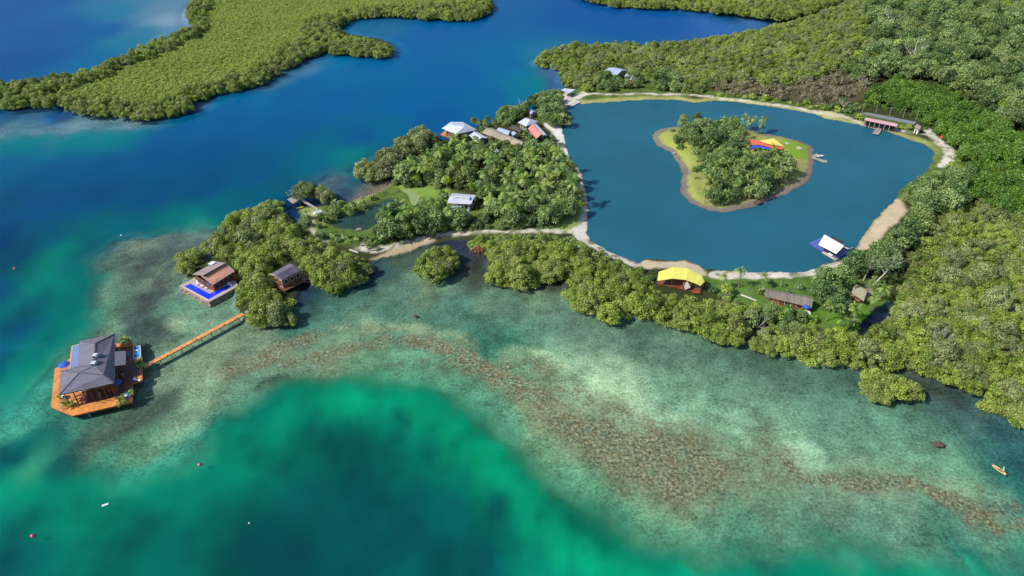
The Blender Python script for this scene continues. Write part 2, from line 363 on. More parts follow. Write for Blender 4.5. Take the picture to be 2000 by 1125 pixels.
POND = [(1108,206),(1135,203),(1157,202),(1227,197),(1313,195),(1352,201),(1378,199),(1400,197),(1438,200),(1526,212),(1587,222),(1618,233),(1671,243),(1707,252),(1731,257),(1778,274),(1801,281),(1820,293),(1822,307),(1813,329),(1787,352),(1755,372),(1753,388),(1732,404),(1700,439),(1676,480),(1660,500),(1636,511),(1608,518),(1576,531),(1463,532),(1420,528),(1406,531),(1389,525),(1374,525),(1355,514),(1322,508),(1262,507),(1250,513),(1235,510),(1200,495),(1168,478),(1148,463),(1147,440),(1149,396),(1140,361),(1129,325),(1113,310),(1103,274),(1096,250),(1087,240),(1104,238),(1111,228),(1106,214)]
ISLE = [(1274,267),(1287,255),(1307,249),(1346,246),(1400,246),(1450,250),(1491,261),(1536,269),(1567,278),(1587,288),(1589,306),(1591,323),(1579,351),(1546,374),(1505,392),(1464,406),(1413,415),(1372,408),(1348,396),(1331,380),(1330,359),(1331,333),(1317,310),(1305,296),(1280,282)]
GPOND = [(640,436),(652,418),(682,412),(718,402),(733,390),(760,383),(788,387),(798,398),(794,412),(770,425),(748,437),(720,450),(690,452),(655,449)]
CREEKS = [[(1672,650),(1695,618),(1732,590),(1748,596),(1730,640),(1702,652)], [(1885,440),(1895,425),(1915,418),(1918,432),(1900,443)], [(1892,395),(1905,385),(1925,395),(1920,408),(1902,405)]]
LANDw = smooth_closed(Garr(LAND), 2); SHOALw = smooth_closed(Garr(SHOAL), 2); PONDw = smooth_closed(Garr(POND), 3); ISLEw = smooth_closed(Garr(ISLE), 4); GPONDw = smooth_closed(Garr(GPOND), 4)

# seabed and water colours read off at survey points
SEA = """0,20,1560A8 100,60,1560A5 200,60,1A66A6 250,20,2A7FA8 300,15,7090B0 330,40,8FA6C2 280,60,3D80A8 350,60,6A8FB8 250,80,2F7FA5 100,110,0C5FA0 0,130,0A5AA0 180,110,1D70A5 -200,60,1560A8 -200,300,006095
0,225,2D5F8F 60,222,3A6690 110,225,1F5590 40,235,55879A 0,255,5C8296 80,248,5F8498 150,240,6F93A5 200,237,5A8090 250,240,6C8D9C 300,238,4E8096 0,268,4E8496 0,280,04788A 60,275,058090 150,268,087F90 220,265,0A8292 260,262,077A92 340,235,1F7098 400,200,4A6E95 380,225,0D6898
0,320,006095 100,330,005C92 200,320,005A92 300,300,005A92 400,300,00568E 450,230,0560A0 430,200,0A70A0 500,190,0870A5 0,400,00527F 100,400,00508A 200,380,005088 300,380,00528A 400,360,005288 500,340,00598C 440,400,00637F 480,385,006080 540,370,00607F
550,150,4A7AA0 600,135,4F80AA 520,168,4A759A 650,125,2078AA 560,250,005F98 650,200,0065A5 700,270,005C98 620,320,006A90 660,312,00788A 688,300,0A7F88 755,250,0A6A98 800,200,0068A8 800,100,1468A8 720,50,2A6AA0 740,50,3575A0 850,60,1468AA 950,60,1468A8 1000,20,1D68A5 900,150,0B68A8 1000,120,0B6CA8 950,190,0A6AA5 1030,180,0878A0 1050,160,158090 1040,120,3080A8 1075,138,5070A0 1080,160,4A6A98 1020,140,0F78A5 850,230,0060A0
430,212,0568A0 470,205,0568A0 560,178,0565A0 600,160,0668A4 640,145,0A6CA8 700,130,0A6CA8 760,122,0E6CA8 350,250,00609A 300,262,00629A 420,225,0464A0 1100,30,1A60A8 1200,40,2060A8 1300,40,2560AA 1400,45,3A70B8 1470,40,5580C0 1505,46,4068A0 1430,30,204F70 1050,-30,1A60A8
0,470,00457D 60,450,00557F 100,470,00607F 120,490,007C7A 100,512,00857A 80,545,00807A 50,530,006A72 30,500,005075 0,560,00527A 60,600,005F70 140,540,00706F 150,500,006F78 160,580,006A6A 100,590,007070 30,640,004F72 100,660,006F70 140,640,007A70 50,690,007270 0,700,005A75 178,520,006F75 172,490,006878 175,460,006880 250,450,00657F 350,430,007880 385,443,2A9088 -200,600,00527A
200,510,5A7F70 230,480,5A6F68 260,465,728A78 300,460,6B7A70 350,460,55686A 400,455,66807A 240,530,5F7A6B 300,510,5C7068 310,535,78927A 250,570,5F8570 300,580,50665F 205,570,5F8A75 270,610,4F6560 330,600,5A9078 330,632,A0BF98 260,645,45605F 300,645,455C5A 205,640,6A8A74 380,610,6A9580 400,640,7A9C82 350,665,70947A 440,600,6F967F 450,660,7F9A80 350,560,6A8878 185,540,40806F 190,610,4F8A75 165,650,208070
60,720,008070 40,760,1A8A78 70,800,3A967F 20,800,308A78 0,790,1A8075 40,830,3E967A 0,880,005A62 40,880,0A5A5E 60,860,106B66 100,850,1A6A60 130,830,3E7A68 115,900,0E5F5A 70,905,3A9A7C 150,860,3F6055 200,860,4A6A5A 240,830,4A5F52 290,790,4F6558 320,780,46584F 260,870,5A9070 200,900,3F9075 300,870,6A9A7C 350,830,7AA084 400,780,82A587 330,730,7C9A80 400,700,80997F 460,700,6F806C 500,690,7A927A 380,760,86A589 120,690,2A8A78
0,960,078C70 60,960,078C70 120,960,008068 200,960,04806A 250,940,2E947A 300,920,2E8F72 350,900,3A9275 400,890,1E8A70 30,1040,005A5A 60,1020,006860 0,1020,007A70 100,1010,00806A 150,1030,008068 200,1040,007A66 50,1100,005C5C 0,1100,005860 130,1090,006A60 200,1100,006058 280,1050,006058 280,980,007A66 330,960,007A66 340,1080,00605A 420,1000,00685F 400,940,007562 450,870,00856A 430,830,00705F 460,800,00705F 480,760,6A9A80 540,730,7AA084 620,715,7FA386 700,715,6FA080 760,720,62A080 820,725,60A080 880,745,5FA07F 940,780,5FA080 990,830,5FA080 640,700,7F9A7C
500,790,00705F 530,775,007060 560,758,0A8068 620,748,007A60 700,742,0A8A6A 760,742,008064 820,752,007A5E 880,775,00755C 930,805,00705C 960,840,007A60 560,800,008C6C 640,790,008A68 700,780,009870 750,790,009070 800,785,009870 830,800,008C6A 880,830,008C68 900,870,008462 950,880,009068 970,900,00906A 985,940,008A66 1010,970,008A68 600,870,006A5A 640,850,005C55 700,860,006058 780,810,006A5A 760,870,006058 840,870,006A5C 700,920,00555A 600,960,005456 500,960,006055 480,900,008065 450,930,007562 500,1040,004A52 560,1100,00464E 700,1000,004E54 700,1100,004A50 800,1000,005055 900,940,006A5C 880,1000,00555A 920,1080,005855 860,1100,004C50 985,990,00504F 1000,1060,006A5E 955,1100,004E58 1040,1010,00906E 1080,1010,008A66 1100,1060,00A078 1150,1090,00A078 1200,1110,00A87F 1250,1120,00A07A 1060,1100,007A66 1130,1115,008068 580,800,00745F 740,830,00745F
1000,870,007A5C 1030,910,00705A 1060,950,007A5C 1080,975,006A55 1120,1000,00705A 1180,1040,006E58 1250,1060,00755E 1300,1065,007A62 1350,1085,007A62 1400,1085,00856A 1450,1095,00806A 1500,1100,007060 1600,1090,007F66 1700,1090,00705C 1750,1080,006F5C 1700,1118,009A78 1600,1120,008C70 1800,1112,009A78 1900,1115,009A7A 1980,1115,0A8070 1900,1092,1A806A 1350,1118,00A07C 1450,1122,009A7A
1050,880,6A9A78 1100,920,5FA080 1150,965,5A9A78 1220,1000,5E9C7C 1300,1030,5F9C7C 1400,1045,5F957A 1450,1055,56977B 1500,1000,6E987C 1480,1050,5A987C 1550,1050,5E9A7E 1600,1040,5A967C 1600,1000,6F947C 1700,1040,5C927A 1750,1000,6A9880 1800,1060,5A937A 1850,1080,55937A 1900,1050,5A957F 1980,1060,52907A 1980,1030,5FA084 1900,1010,6A9A80 1950,985,62A088 1970,960,5A957F 1990,990,4A8C78 2150,1000,4A8C78
1990,860,305A5C 1980,900,2C6564 1960,920,2F7568 1930,870,3A6E68 1900,830,456B65 1960,850,2F5A5E 1990,940,2F756A 1900,880,5A907A 1870,900,6FA585 1800,870,68997F 1750,900,6FA083 2200,950,1E5060 1900,800,3F5A5A 1850,760,40524C 1800,745,3E4840 1830,790,4A7068 1780,800,5A8A74 1700,800,5E8E78 1700,860,68997F 1600,800,5E8B76 1600,850,649279 1680,740,3F6055 1650,730,4A6E62 1600,740,567F6C 1500,710,50725F 1450,690,5A8070 1400,680,5A7F6D 1500,760,6A937C 1400,740,6A957C 1300,680,668A76 1200,650,6A8C7A 1100,620,62897A 1250,640,4F6F60 1150,630,5A7A68 1085,590,5A7560 1050,580,6E8F74 1000,600,5F8572 960,580,668A74 900,590,4F7F70 850,570,62836C 900,560,5E8070 800,560,5E8575 750,560,557A6A 700,575,4A7568 650,590,4A7A6C 620,620,568473 700,620,6A9078 750,610,5A8A78 850,620,4F8070 950,640,4F8573 1050,660,5A8A75 1000,660,4A8A72 940,675,3F8A70 965,695,4F9A78 1300,760,72A083 1300,800,7FA488
1180,750,A5C8A5 1235,795,A8CCA8 1215,780,98BC98 1320,810,88B898 1450,860,90C0A0 1580,880,95C8A5 1860,940,80BA98 1120,720,8AB090 1060,690,7FA985
1500,880,7FA084 1520,920,7A967A 1650,900,76A085 1650,960,7A9880 1200,880,8A9A78 1280,900,8C9A7C 1360,900,879A7C 1450,930,7C9A7E 1300,960,7F9A7E 1750,960,7FA085 1050,800,8AA883 1100,870,80A582
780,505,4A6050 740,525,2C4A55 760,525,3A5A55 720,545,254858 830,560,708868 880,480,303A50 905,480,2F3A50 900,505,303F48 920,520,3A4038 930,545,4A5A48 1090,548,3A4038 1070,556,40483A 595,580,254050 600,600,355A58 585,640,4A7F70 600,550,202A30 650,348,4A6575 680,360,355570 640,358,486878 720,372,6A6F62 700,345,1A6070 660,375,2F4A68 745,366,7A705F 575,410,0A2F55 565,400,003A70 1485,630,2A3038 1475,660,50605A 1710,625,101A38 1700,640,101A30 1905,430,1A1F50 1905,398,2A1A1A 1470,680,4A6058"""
SP_ = np.array([[float(a) for a in t.split(',')[:2]] for t in SEA.split()]); SC_ = np.array([hexlin(t.split(',')[2]) for t in SEA.split()])
SW_ = Garr(SP_)

# ------------------------------------------------------------ terrain: one sheet of seabed and land
def rows():
    ys = [-250.0, -100, -20, 20]; y = 45.0
    while y < 720: ys.append(y); y += 0.0027*(y+55)
    for s in (12, 25, 50, 100, 200, 400, 800, 1600, 3000): ys.append(ys[-1]+s)
    return np.array(ys)
YS = rows(); NC = 861
tt = np.concatenate([[-6, -4, -2.6, -1.8, -1.4, -1.15], np.linspace(-1, 1, NC-12), [1.15, 1.4, 1.8, 2.6, 4, 6]]); WID = 95+0.86*np.maximum(YS, 30); WID[-9:] += np.linspace(50, 4000, 9); WID[:4] = 260
X = tt[None, :]*WID[:, None]; Y = np.repeat(YS[:, None], NC, 1)
xf = X.ravel(); yf = Y.ravel()
# noise-warped coordinates keep surveyed edges irregular
wx = xf+(fbm(xf, yf, 9, 1)-0.5)*4.0+(fbm(xf, yf, 2.5, 2)-0.5)*1.8; wy = yf+(fbm(xf, yf, 9, 5)-0.5)*5.0+(fbm(xf, yf, 2.5, 6)-0.5)*2.4
x1 = xf+(fbm(xf, yf, 3, 8)-0.5)*1.8; y1 = yf+(fbm(xf, yf, 3, 9)-0.5)*2.2
def field(fn, default=-60.0, box=None, pad=12):
    out = np.full(xf.shape, default)
    m = (xf > box[0]-pad) & (xf < box[2]+pad) & (yf > box[1]-pad) & (yf < box[3]+pad)
    out[m] = fn(m); return out
def bb(P): P = np.asarray(P); return (P[:, 0].min(), P[:, 1].min(), P[:, 0].max(), P[:, 1].max())
def fpoly(P, warp=1, pad=12):
    a, b = (wx, wy) if warp == 2 else (x1, y1) if warp == 1 else (xf, yf)
    return field(lambda m: sdf(a[m], b[m], P), box=bb(P), pad=pad)
core = (yf > 40) & (yf < 760)
sL = np.full(xf.shape, -60.0); sL[core] = np.maximum(sdf(x1[core], y1[core], LANDw), sdf(x1[core], y1[core], SHOALw))
far = yf >= 760; sL[far] = 30
sP = fpoly(PONDw); sI = fpoly(ISLEw); sG = fpoly(GPONDw)
land = np.minimum(sL, -sP); land = np.maximum(land, sI); land = np.minimum(land, -sG)
for cr in CREEKS: land = np.minimum(land, -fpoly(smooth_closed(Garr(cr), 3)))
# sea colours: inverse-distance blend of survey points on a coarse lattice, then bilinear
r_i = np.unique(np.concatenate([np.arange(0, len(YS), 4), [len(YS)-1]])); c_i = np.arange(0, NC, 4)
wx2 = wx.reshape(X.shape); wy2 = wy.reshape(X.shape)
SHELF = [(440,440),(385,447),(320,455),(262,463),(222,478),(192,500),(178,530),(185,570),(190,612),(183,650),(160,682),(130,692),(92,720),(60,755),(30,785),(0,795),(-80,800),(-80,862),(0,858),(60,862),(90,850),(130,885),(190,912),(250,946),(320,925),(395,885),(440,822),(480,778),(530,747),(590,733),(640,729),(700,728),(760,731),(820,739),(870,756),(920,786),(960,822),(1000,852),(1030,882),(1070,922),(1110,960),(1160,985),(1220,1015),(1270,1040),(1330,1060),(1400,1070),(1500,1076),(1600,1066),(1690,1063),(1780,1082),(1850,1096),(1930,1092),(2000,1082),(2300,1080),(2300,700),(1500,480),(1000,420)]
SHELFw = smooth_closed(Garr(SHELF), 3); inP = sdf(SP_[:, 0], SP_[:, 1], np.array(SHELF, float)) > 0
cx = wx2[np.ix_(r_i, c_i)].ravel(); cy = wy2[np.ix_(r_i, c_i)].ravel(); CC = np.zeros((len(cx), 6))
yn = 1.0/np.maximum(SW_[:, 1], 60)
for a in range(0, len(cx), 4000):
    s_ = slice(a, a+4000); dx = cx[s_, None]-SW_[None, :, 0]; dy = (cy[s_, None]-SW_[None, :, 1])*0.62
    D2 = dx*dx+dy*dy
    for q_, sel in ((0, inP), (3, ~inP)):
        d2 = D2[:, sel]; ref = np.partition(d2, 2, axis=1)[:, 2:3]
        wgt = 1.0/(d2+0.12*ref+1.0)**2.1; CC[s_, q_:q_+3] = (wgt @ SC_[sel])/wgt.sum(1, keepdims=True)
CC = CC.reshape(len(r_i), len(c_i), 6)
ri = np.arange(len(YS)); k = np.clip(np.searchsorted(r_i, ri, 'right')-1, 0, len(r_i)-2); fr = (ri-r_i[k])/(r_i[k+1]-r_i[k])
ci = np.arange(NC); kc = np.clip(ci//4, 0, len(c_i)-2); fc = (ci-c_i[kc])/4.0
tmp = CC[k]*(1-fr)[:, None, None]+CC[k+1]*fr[:, None, None]; sea = tmp[:, kc]*(1-fc)[None, :, None]+tmp[:, kc+1]*fc[None, :, None]
sea = sea.reshape(-1, 6)
sdS = field(lambda m: sdf(wx[m], wy[m], SHELFw), box=bb(SHELFw), pad=12); shm = sm(-5.5, 4.5, sdS+(fbm(xf, yf, 7, 40)-0.5)*5)[:, None]
sea = sea[:, :3]*shm+sea[:, 3:]*(1-shm)
def lay(base, mask, hexc): return base*(1-mask[:, None])+hexlin(hexc)[None, :]*mask[:, None]
def poly_mask(pts, feather=2.0, warp=2, z=0):
    return sm(-feather, feather, fpoly(smooth_closed(Garr(pts, z), 3), warp, pad=feather+8))
def line_mask(pts, wd, feather=1.0, warp=1, z=0):
    P = Garr(pts, z); a, b = (wx, wy) if warp == 2 else (x1, y1) if warp == 1 else (xf, yf)
    d = field(lambda m: -linedist(a[m], b[m], P), box=bb(P), pad=wd+feather+8); return sm(-wd/2-feather, -wd/2+feather*0.3, d)
coral = np.zeros(xf.shape)
for pts, a in (([(690,662),(760,648),(850,652),(905,676),(950,698),(1000,705),(1060,740),(1100,778),(1140,800),(1185,812),(1235,828),(1300,840),(1400,866),(1445,905),(1410,945),(1350,975),(1300,985),(1250,950),(1180,920),(1130,882),(1092,850),(1055,818),(1005,778),(950,748),(900,728),(860,700),(800,672),(720,670)], 1.0),
               ([(1000,690),(1070,700),(1120,740),(1190,760),(1260,800),(1350,825),(1440,850),(1520,880),(1560,920),(1480,950),(1400,990),(1300,1000),(1220,960),(1120,900),(1080,830),(1020,770)], 0.55),
               ([(680,640),(780,630),(880,645),(950,690),(1010,720),(1000,760),(900,735),(800,705),(700,680)], 0.4),
               ([(1480,840),(1560,850),(1600,900),(1700,895),(1800,910),(1870,930),(1940,940),(1960,1000),(1900,990),(1760,960),(1600,950),(1500,930)], 0.45)):
    coral = np.maximum(coral, a*poly_mask(pts, 4.0))
for pts, wd, a in (([(1540,905),(1575,925),(1620,928),(1680,950),(1760,942),(1800,945),(1850,962),(1900,985),(1925,1005)], 3.0, 1.0), ([(1925,1005),(1950,1022),(1975,1018),(2010,1018)], 2.0, 0.7),
                   ([(450,722),(500,700),(560,672),(600,660)], 5.0, 0.8), ([(560,700),(620,690),(660,680),(720,660)], 3.0, 0.7), ([(1930,950),(1955,960),(1965,980),(1950,990)], 3.5, 0.6)):
    coral = np.maximum(coral, a*line_mask(pts, wd, 3.0, 2))
blot = sm(0.40, 0.56, fbm(xf, yf, 4.5, 50))
for pts, c, f, a in (([(640,640),(700,628),(790,622),(880,640),(920,670),(880,665),(800,645),(720,650)], "9DB88F", 3, 0.6), ([(960,700),(985,675),(1020,668),(1060,685),(1030,690),(1000,700)], "8CB890", 2, 0.8),
                     ([(905,680),(945,705),(975,712),(1000,690),(985,705),(960,718),(900,690)], "9CC49A", 1.2, 0.8),
                     ([(1130,722),(1190,742),(1250,780),(1330,802),(1400,845),(1345,832),(1270,812),(1200,786),(1145,752)], "A8CBA4", 1.5, 0.65), ([(1560,862),(1600,868),(1612,902),(1575,892)], "9CC8A4", 1.2, 0.7), ([(1835,928),(1880,926),(1892,948),(1845,950)], "94C2A0", 1.2, 0.7), ([(1040,672),(1090,690),(1130,720),(1110,722),(1060,700)], "A8C8A0", 1.2, 0.8), ([(480,755),(510,742),(560,730),(570,738),(530,752),(490,762)], "42604F", 1.5, 0.75), ([(720,700),(760,690),(830,698),(890,712),(930,730),(870,725),(790,708),(740,712)], "4A6A58", 1.5, 0.6),
                     ([(245,640),(300,630),(350,645),(380,665),(340,660),(290,655)], "42585A", 2, 0.6), ([(220,500),(320,480),(400,470),(330,560),(320,600),(280,620),(250,560)], "43504F", 4, 0.7), ([(240,560),(290,540),(330,580),(325,650),(260,650)], "43524F", 3, 0.7), ([(0,868),(30,850),(60,880),(40,905),(0,900)], "004A50", 2, 0.8),
                     ([(300,770),(350,760),(330,790),(290,815),(240,840),(190,860),(150,870),(200,830),(260,800)], "465A50", 2.5, 0.6), ([(85,880),(130,860),(160,880),(140,915),(100,920)], "0C5A58", 3, 0.7),
                     ([(1100,830),(1120,870),(1180,900),(1150,905),(1110,880),(1090,850)], "4F7463", 2, 0.5), ([(1280,960),(1330,975),(1325,1000),(1290,985)], "44685A", 2, 0.6)):
    sea = lay(sea, a*poly_mask(pts, f)*(0.35+0.9*blot).clip(0, 1), c)
spots = [(615,812,12),(600,835,10),(640,845,16),(470,850,10),(775,805,10),(790,815,8),(740,790,6),(700,812,9),(680,820,8),(945,820,4),(948,830,5),(985,992,11),(500,880,9),(560,900,10),(1150,1070,4),(845,885,9),(760,860,9),(1060,1010,7),(890,870,6),(655,880,10),(780,850,8),(1400,950,4)]
for a_, b_, r_ in spots:
    gx, gy = G(a_, b_); rm = r_*0.13*1.2; sea = lay(sea, 0.45*np.exp(-(((wx-gx)/rm)**2+((wy-gy)*0.7/rm)**2)), "004A50")
mott = sm(0.16, 0.42, sea[:, 0]/np.maximum(sea[:, 1], 1e-4))*sm(420, 280, yf)*sm(0.01, 0.04, sea[:, 0])
cb_ = np.minimum(1, coral*1.1)*(0.35+0.5*blot); sea = lay(sea, cb_*0.9, '76775a'); sea = sea*np.where(mott > 0.3, 1, 1)[:, None]; sea = sea*(1-mott[:, None]*np.array([0.05, 0.08, 0.15])[None, :])
dk_ = sm(0.50, 0.62, fbm(xf, yf, 7, 80, 5))*(1-mott)*sm(230, 150, yf)*sm(0.02, 0.12, sea[:, 1]); sea = sea*(1-0.16*dk_[:, None])
mott = np.maximum(mott, shm[:, 0]*sm(0.05, 0.14, sea[:, 0]/np.maximum(sea[:, 1], 1e-4)))
near_ = sm(300, 150, yf)[:, None]; sea = sea*(1+near_*((fbm(xf, yf, 11, 60)[:, None]-0.5)*0.6+(fbm(xf, yf, 2.2, 61)[:, None]-0.5)*0.6*(0.25+0.75*mott[:, None])))
depth = np.where(yf < 330, 0.8+1.0*sm(6, -8, sdS), 1.3)
depth = np.where(land > -14, np.minimum(depth, 0.35+0.30*np.maximum(-land, 0)), depth)
# land colours
ground = np.tile(hexlin("3c4424"), (len(xf), 1))
fn1 = fbm(xf, yf, 6, 11); fn2 = fbm(xf, yf, 1.6, 12)
ground = ground*(0.75+0.5*fn1[:, None])
ground[far] = hexlin("4a5c28")
ground = np.where((SHM := (fpoly(SHOALw, 0, 30) > -2))[:, None], hexlin("46561c")[None, :]*(0.8+0.4*fn1[:, None]), ground)
def L(mask, hexc, var=0.3):
    global ground
    c = hexlin(hexc)[None, :]*(1-var/2+var*fn1[:, None])*(1-var/2+var*fn2[:, None]); ground = ground*(1-mask[:, None])+c*mask[:, None]
grass_areas = [[(575,425),(590,408),(640,402),(700,390),(765,362),(860,368),(960,395),(1140,400),(1140,455),(880,462),(820,470),(740,492),(650,480),(610,462)], [(1380,545),(1660,540),(1740,580),(1690,650),(1560,640),(1460,610),(1400,575)], [(1120,178),(1300,176),(1400,182),(1600,215),(1650,228),(1830,285),(1850,330),(1790,370),(1755,400),(1740,420),(1700,430),(1780,250),(1600,215),(1380,193),(1130,200)], [(1040,215),(1110,200),(1110,235),(1060,245)], [(1240,150),(1290,150),(1290,172),(1235,172)], [(1860,10),(1980,0),(1990,25),(1870,35)], [(1855,290),(1920,330),(1900,380),(1850,340)]]
for g_ in grass_areas: L(poly_mask(g_, 1.5, 1)*(0.55+0.6*sm(0.35, 0.55, fn2)).clip(0, 1), "5c7434", 0.5)
L(poly_mask([(1380,545),(1560,548),(1660,560),(1720,590),(1680,648),(1560,636),(1460,600),(1400,575)], 1.5, 1), "5a7834", 0.7)
L(poly_mask([(1590,605),(1660,590),(1700,600),(1680,640),(1600,632),(1570,620)], 1.0, 1), "5f8a2a", 0.7)
L(poly_mask([(590,410),(625,408),(640,425),(630,450),(612,455),(598,435)], 1.0, 1), "98a060", 0.4); L(poly_mask([(770,362),(860,368),(880,380),(860,400),(800,378)], 1.0, 1), "84a048")
L(poly_mask([(660,410),(720,385),(735,378),(720,392),(680,415),(690,420),(660,425)], 1.0, 1), "88a23e"); L(poly_mask([(1060,445),(1140,405),(1142,430),(1110,455)], 1.0, 1), "8ca356")
rimP = sm(9, 4.0, np.abs(sP+2.0))*(sP < 3)
north = sm(250, 300, yf)
L(sm(5.0, 2.0, -sP)*(land > -3)*north, "a8a666", 0.35)
# sandy roads and bare earth (own colour, follow surveyed centre lines)
SAND = "d9d0bf"
for pts, wd in (([(1098,212),(1112,200),(1128,190),(1165,186.5),(1210,188),(1260,186.5),(1330,188),(1380,191),(1450,198),(1550,211),(1600,222),(1655,233)], 1.7), ([(1103,207),(1120,196),(1140,186)], 5.0),
                ([(1812,257),(1816,267),(1836,284),(1854,297),(1852,315),(1838,326)], 3.8), ([(1655,233),(1700,247),(1780,262),(1812,268)], 1.0),
                ([(1270,520),(1235,517),(1200,502),(1165,484),(1138,466),(1128,455)], 4.2), ([(1141,390),(1145,420),(1142,440),(1128,455)], 3.2), ([(1130,456),(1080,457),(1000,456),(920,458),(860,461),(810,474),(770,484),(735,492),(700,490)], 2.2),
                ([(598,418),(610,432),(612,452),(625,470),(640,476)], 0.3), ([(1130,330),(1137,360),(1141,390)], 1.6), ([(722,382),(732,376),(728,368)], 1.4), ([(1660,520),(1640,525),(1560,537),(1460,539),(1400,541)], 5.0), ([(960,345),(985,360),(975,372)], 2.0)):
    L(line_mask(pts, wd*0.9, 0.9)*(0.30+0.95*sm(0.36, 0.54, fbm(xf, yf, 2.2, 70))).clip(0, 1), SAND, 0.35)
for pts, c in (([(1062,246),(1088,238),(1096,250),(1102,272),(1112,308),(1104,303),(1092,282),(1078,262)], "efe9e0"), ([(1255,512),(1325,511),(1358,518),(1378,530),(1370,545),(1300,530),(1240,522)], "c9b99c"),
               ([(1748,392),(1765,398),(1766,425),(1735,450),(1708,488),(1682,492),(1676,482),(1702,440)], "c6b696"), ([(1640,512),(1668,500),(1690,505),(1660,525),(1600,530)], "d8cdb8"),
               ([(1118,450),(1146,440),(1150,465),(1128,470)], "dcd5c8"), ([(730,505),(800,478),(850,470),(800,490),(742,505)], "bfae8c"), ([(1105,180),(1116,190),(1104,205),(1096,200)], "d8d0c6"), ([(690,388),(745,362),(770,352),(765,364),(735,378),(700,392)], "8f8272"),
               ([(950,340),(985,345),(990,365),(960,370)], "a48f72"), ([(1660,565),(1700,570),(1695,590),(1665,585)], "a89a80"), ([(1400,150),(1560,150),(1700,175),(1660,205),(1560,200),(1420,180)], "5a5238"), ([(1600,218),(1640,225),(1650,233),(1620,230)], "c4bb98")):
    L(poly_mask(pts, 0.8, 1), c, 0.25)
# island in the pond: grass, dried rim
L(sm(-0.5, 0.8, sI), "857a70", 0.35); L(sm(2.3, 3.1, sI), "9aa05a", 0.4)
L(poly_mask([(1310,262),(1350,280),(1345,340),(1365,395),(1345,380),(1335,330),(1290,275)], 1.5, 1)*(sI > 2.6), "a8b056", 0.3)
L(poly_mask([(1400,300),(1530,310),(1560,330),(1520,375),(1440,400),(1380,395),(1400,350)], 2.5, 1)*(sI > 2.6), "9a8c68", 0.3)
L(poly_mask([(1540,275),(1580,288),(1584,310),(1545,312),(1525,290)], 1.0, 1)*(sI > 2.6), "7d9e34", 0.3)
isl = sI > -3
# assemble heights
zl = 0.10+np.clip(land, 0, 6)*0.14+(fbm(xf, yf, 5, 20)-0.5)*0.25*sm(1.5, 5, land)+hill(xf, yf)*sm(2, 30, land)
z = np.where(land > 0, zl, np.where(sP > 0, np.maximum(-1.6, 0.10+land*0.35), np.where(sG > 0, np.maximum(-0.6, 0.10+land*0.3), -depth+(fbm(xf, yf, 3, 30)-0.5)*0.12*mott)))
tz = np.where((land <= 0) & (land > -1.2) & (sP <= 0) & (sG <= 0), 0.10+land/1.2*(0.10+depth), z); z = np.where(land > 0, z, np.maximum(z, tz))
POND_HEX = "2b6a82"
isea = (land <= 0)
sea_alb = sea.copy()
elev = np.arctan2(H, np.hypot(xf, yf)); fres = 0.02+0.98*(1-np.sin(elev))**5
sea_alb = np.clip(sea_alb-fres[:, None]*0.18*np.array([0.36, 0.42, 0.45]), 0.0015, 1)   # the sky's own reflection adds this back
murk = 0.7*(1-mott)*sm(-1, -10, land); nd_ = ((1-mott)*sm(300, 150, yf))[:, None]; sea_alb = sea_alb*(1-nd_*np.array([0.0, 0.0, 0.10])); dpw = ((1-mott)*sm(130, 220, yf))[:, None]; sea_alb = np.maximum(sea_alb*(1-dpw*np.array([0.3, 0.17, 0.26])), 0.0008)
col = np.where(isea[:, None], sea_alb/(1-murk)[:, None], ground)*KA     # bed colour brightened to make up for light the murky sheet blocks
col = np.where((sP > 0.0)[:, None] & isea[:, None], hexlin("75604a")[None, :]*0.4, col)
gp = hexlin("2c4c44")[None, :]*(1-sm(0, 3, 3-sG))[:, None]+hexlin("6f7f35")[None, :]*sm(0, 3, 3-sG)[:, None]
col = np.where((sG > 0)[:, None], gp*KA, col)
nr, nc = X.shape; idx = np.arange(nr*nc).reshape(nr, nc)
F = np.stack([idx[:-1, :-1], idx[:-1, 1:], idx[1:, 1:], idx[1:, :-1]], -1).reshape(-1, 4)
tm, tnt, tp = newmat("seabed_and_ground")
me = mesh_np("terrain", np.stack([xf, yf, z], 1), F, tm, True)
a = me.attributes.new("col", 'FLOAT_COLOR', 'POINT'); a.data.foreach_set("color", np.concatenate([col, np.ones((len(col), 1))], 1).astype(np.float32).ravel())
for nm, arr in (("mottle", np.where(isea, mott, 0)), ("coral", np.where(isea, coral, 0)), ("dry", sm(-0.2, 0.5, land))):
    a = me.attributes.new(nm, 'FLOAT', 'POINT'); a.data.foreach_set("value", arr.astype(np.float32))
tag(link("terrain", me), kind="structure")
def attr(nt, nm): return N(nt, "ShaderNodeAttribute", attribute_name=nm)
ac = attr(tnt, "col").outputs['Color']; am = attr(tnt, "mottle").outputs['Fac']; ak = attr(tnt, "coral").outputs['Fac']; ad = attr(tnt, "dry").outputs['Fac']
g1 = noise(tnt, 1.3, 6, 0.72); g2 = noise(tnt, 0.16, 4, 0.6); g3 = noise(tnt, 0.35, 5, 0.65); g4 = noise(tnt, 2.2, 3, 0.7)
def vcol(nt, v):
    c = N(nt, "ShaderNodeCombineColor"); [nt.links.new(v, c.inputs[i]) for i in range(3)]; return c.outputs[0]
fine = math_(tnt, 'ADD', math_(tnt, 'MULTIPLY', math_(tnt, 'SUBTRACT', g1, 0.5), 2.3), math_(tnt, 'MULTIPLY', math_(tnt, 'SUBTRACT', g4, 0.5), 1.5))
big = math_(tnt, 'MULTIPLY', math_(tnt, 'SUBTRACT', g2, 0.5), 1.3)
amp = math_(tnt, 'ADD', math_(tnt, 'MULTIPLY', am, 1.0), 0.06)
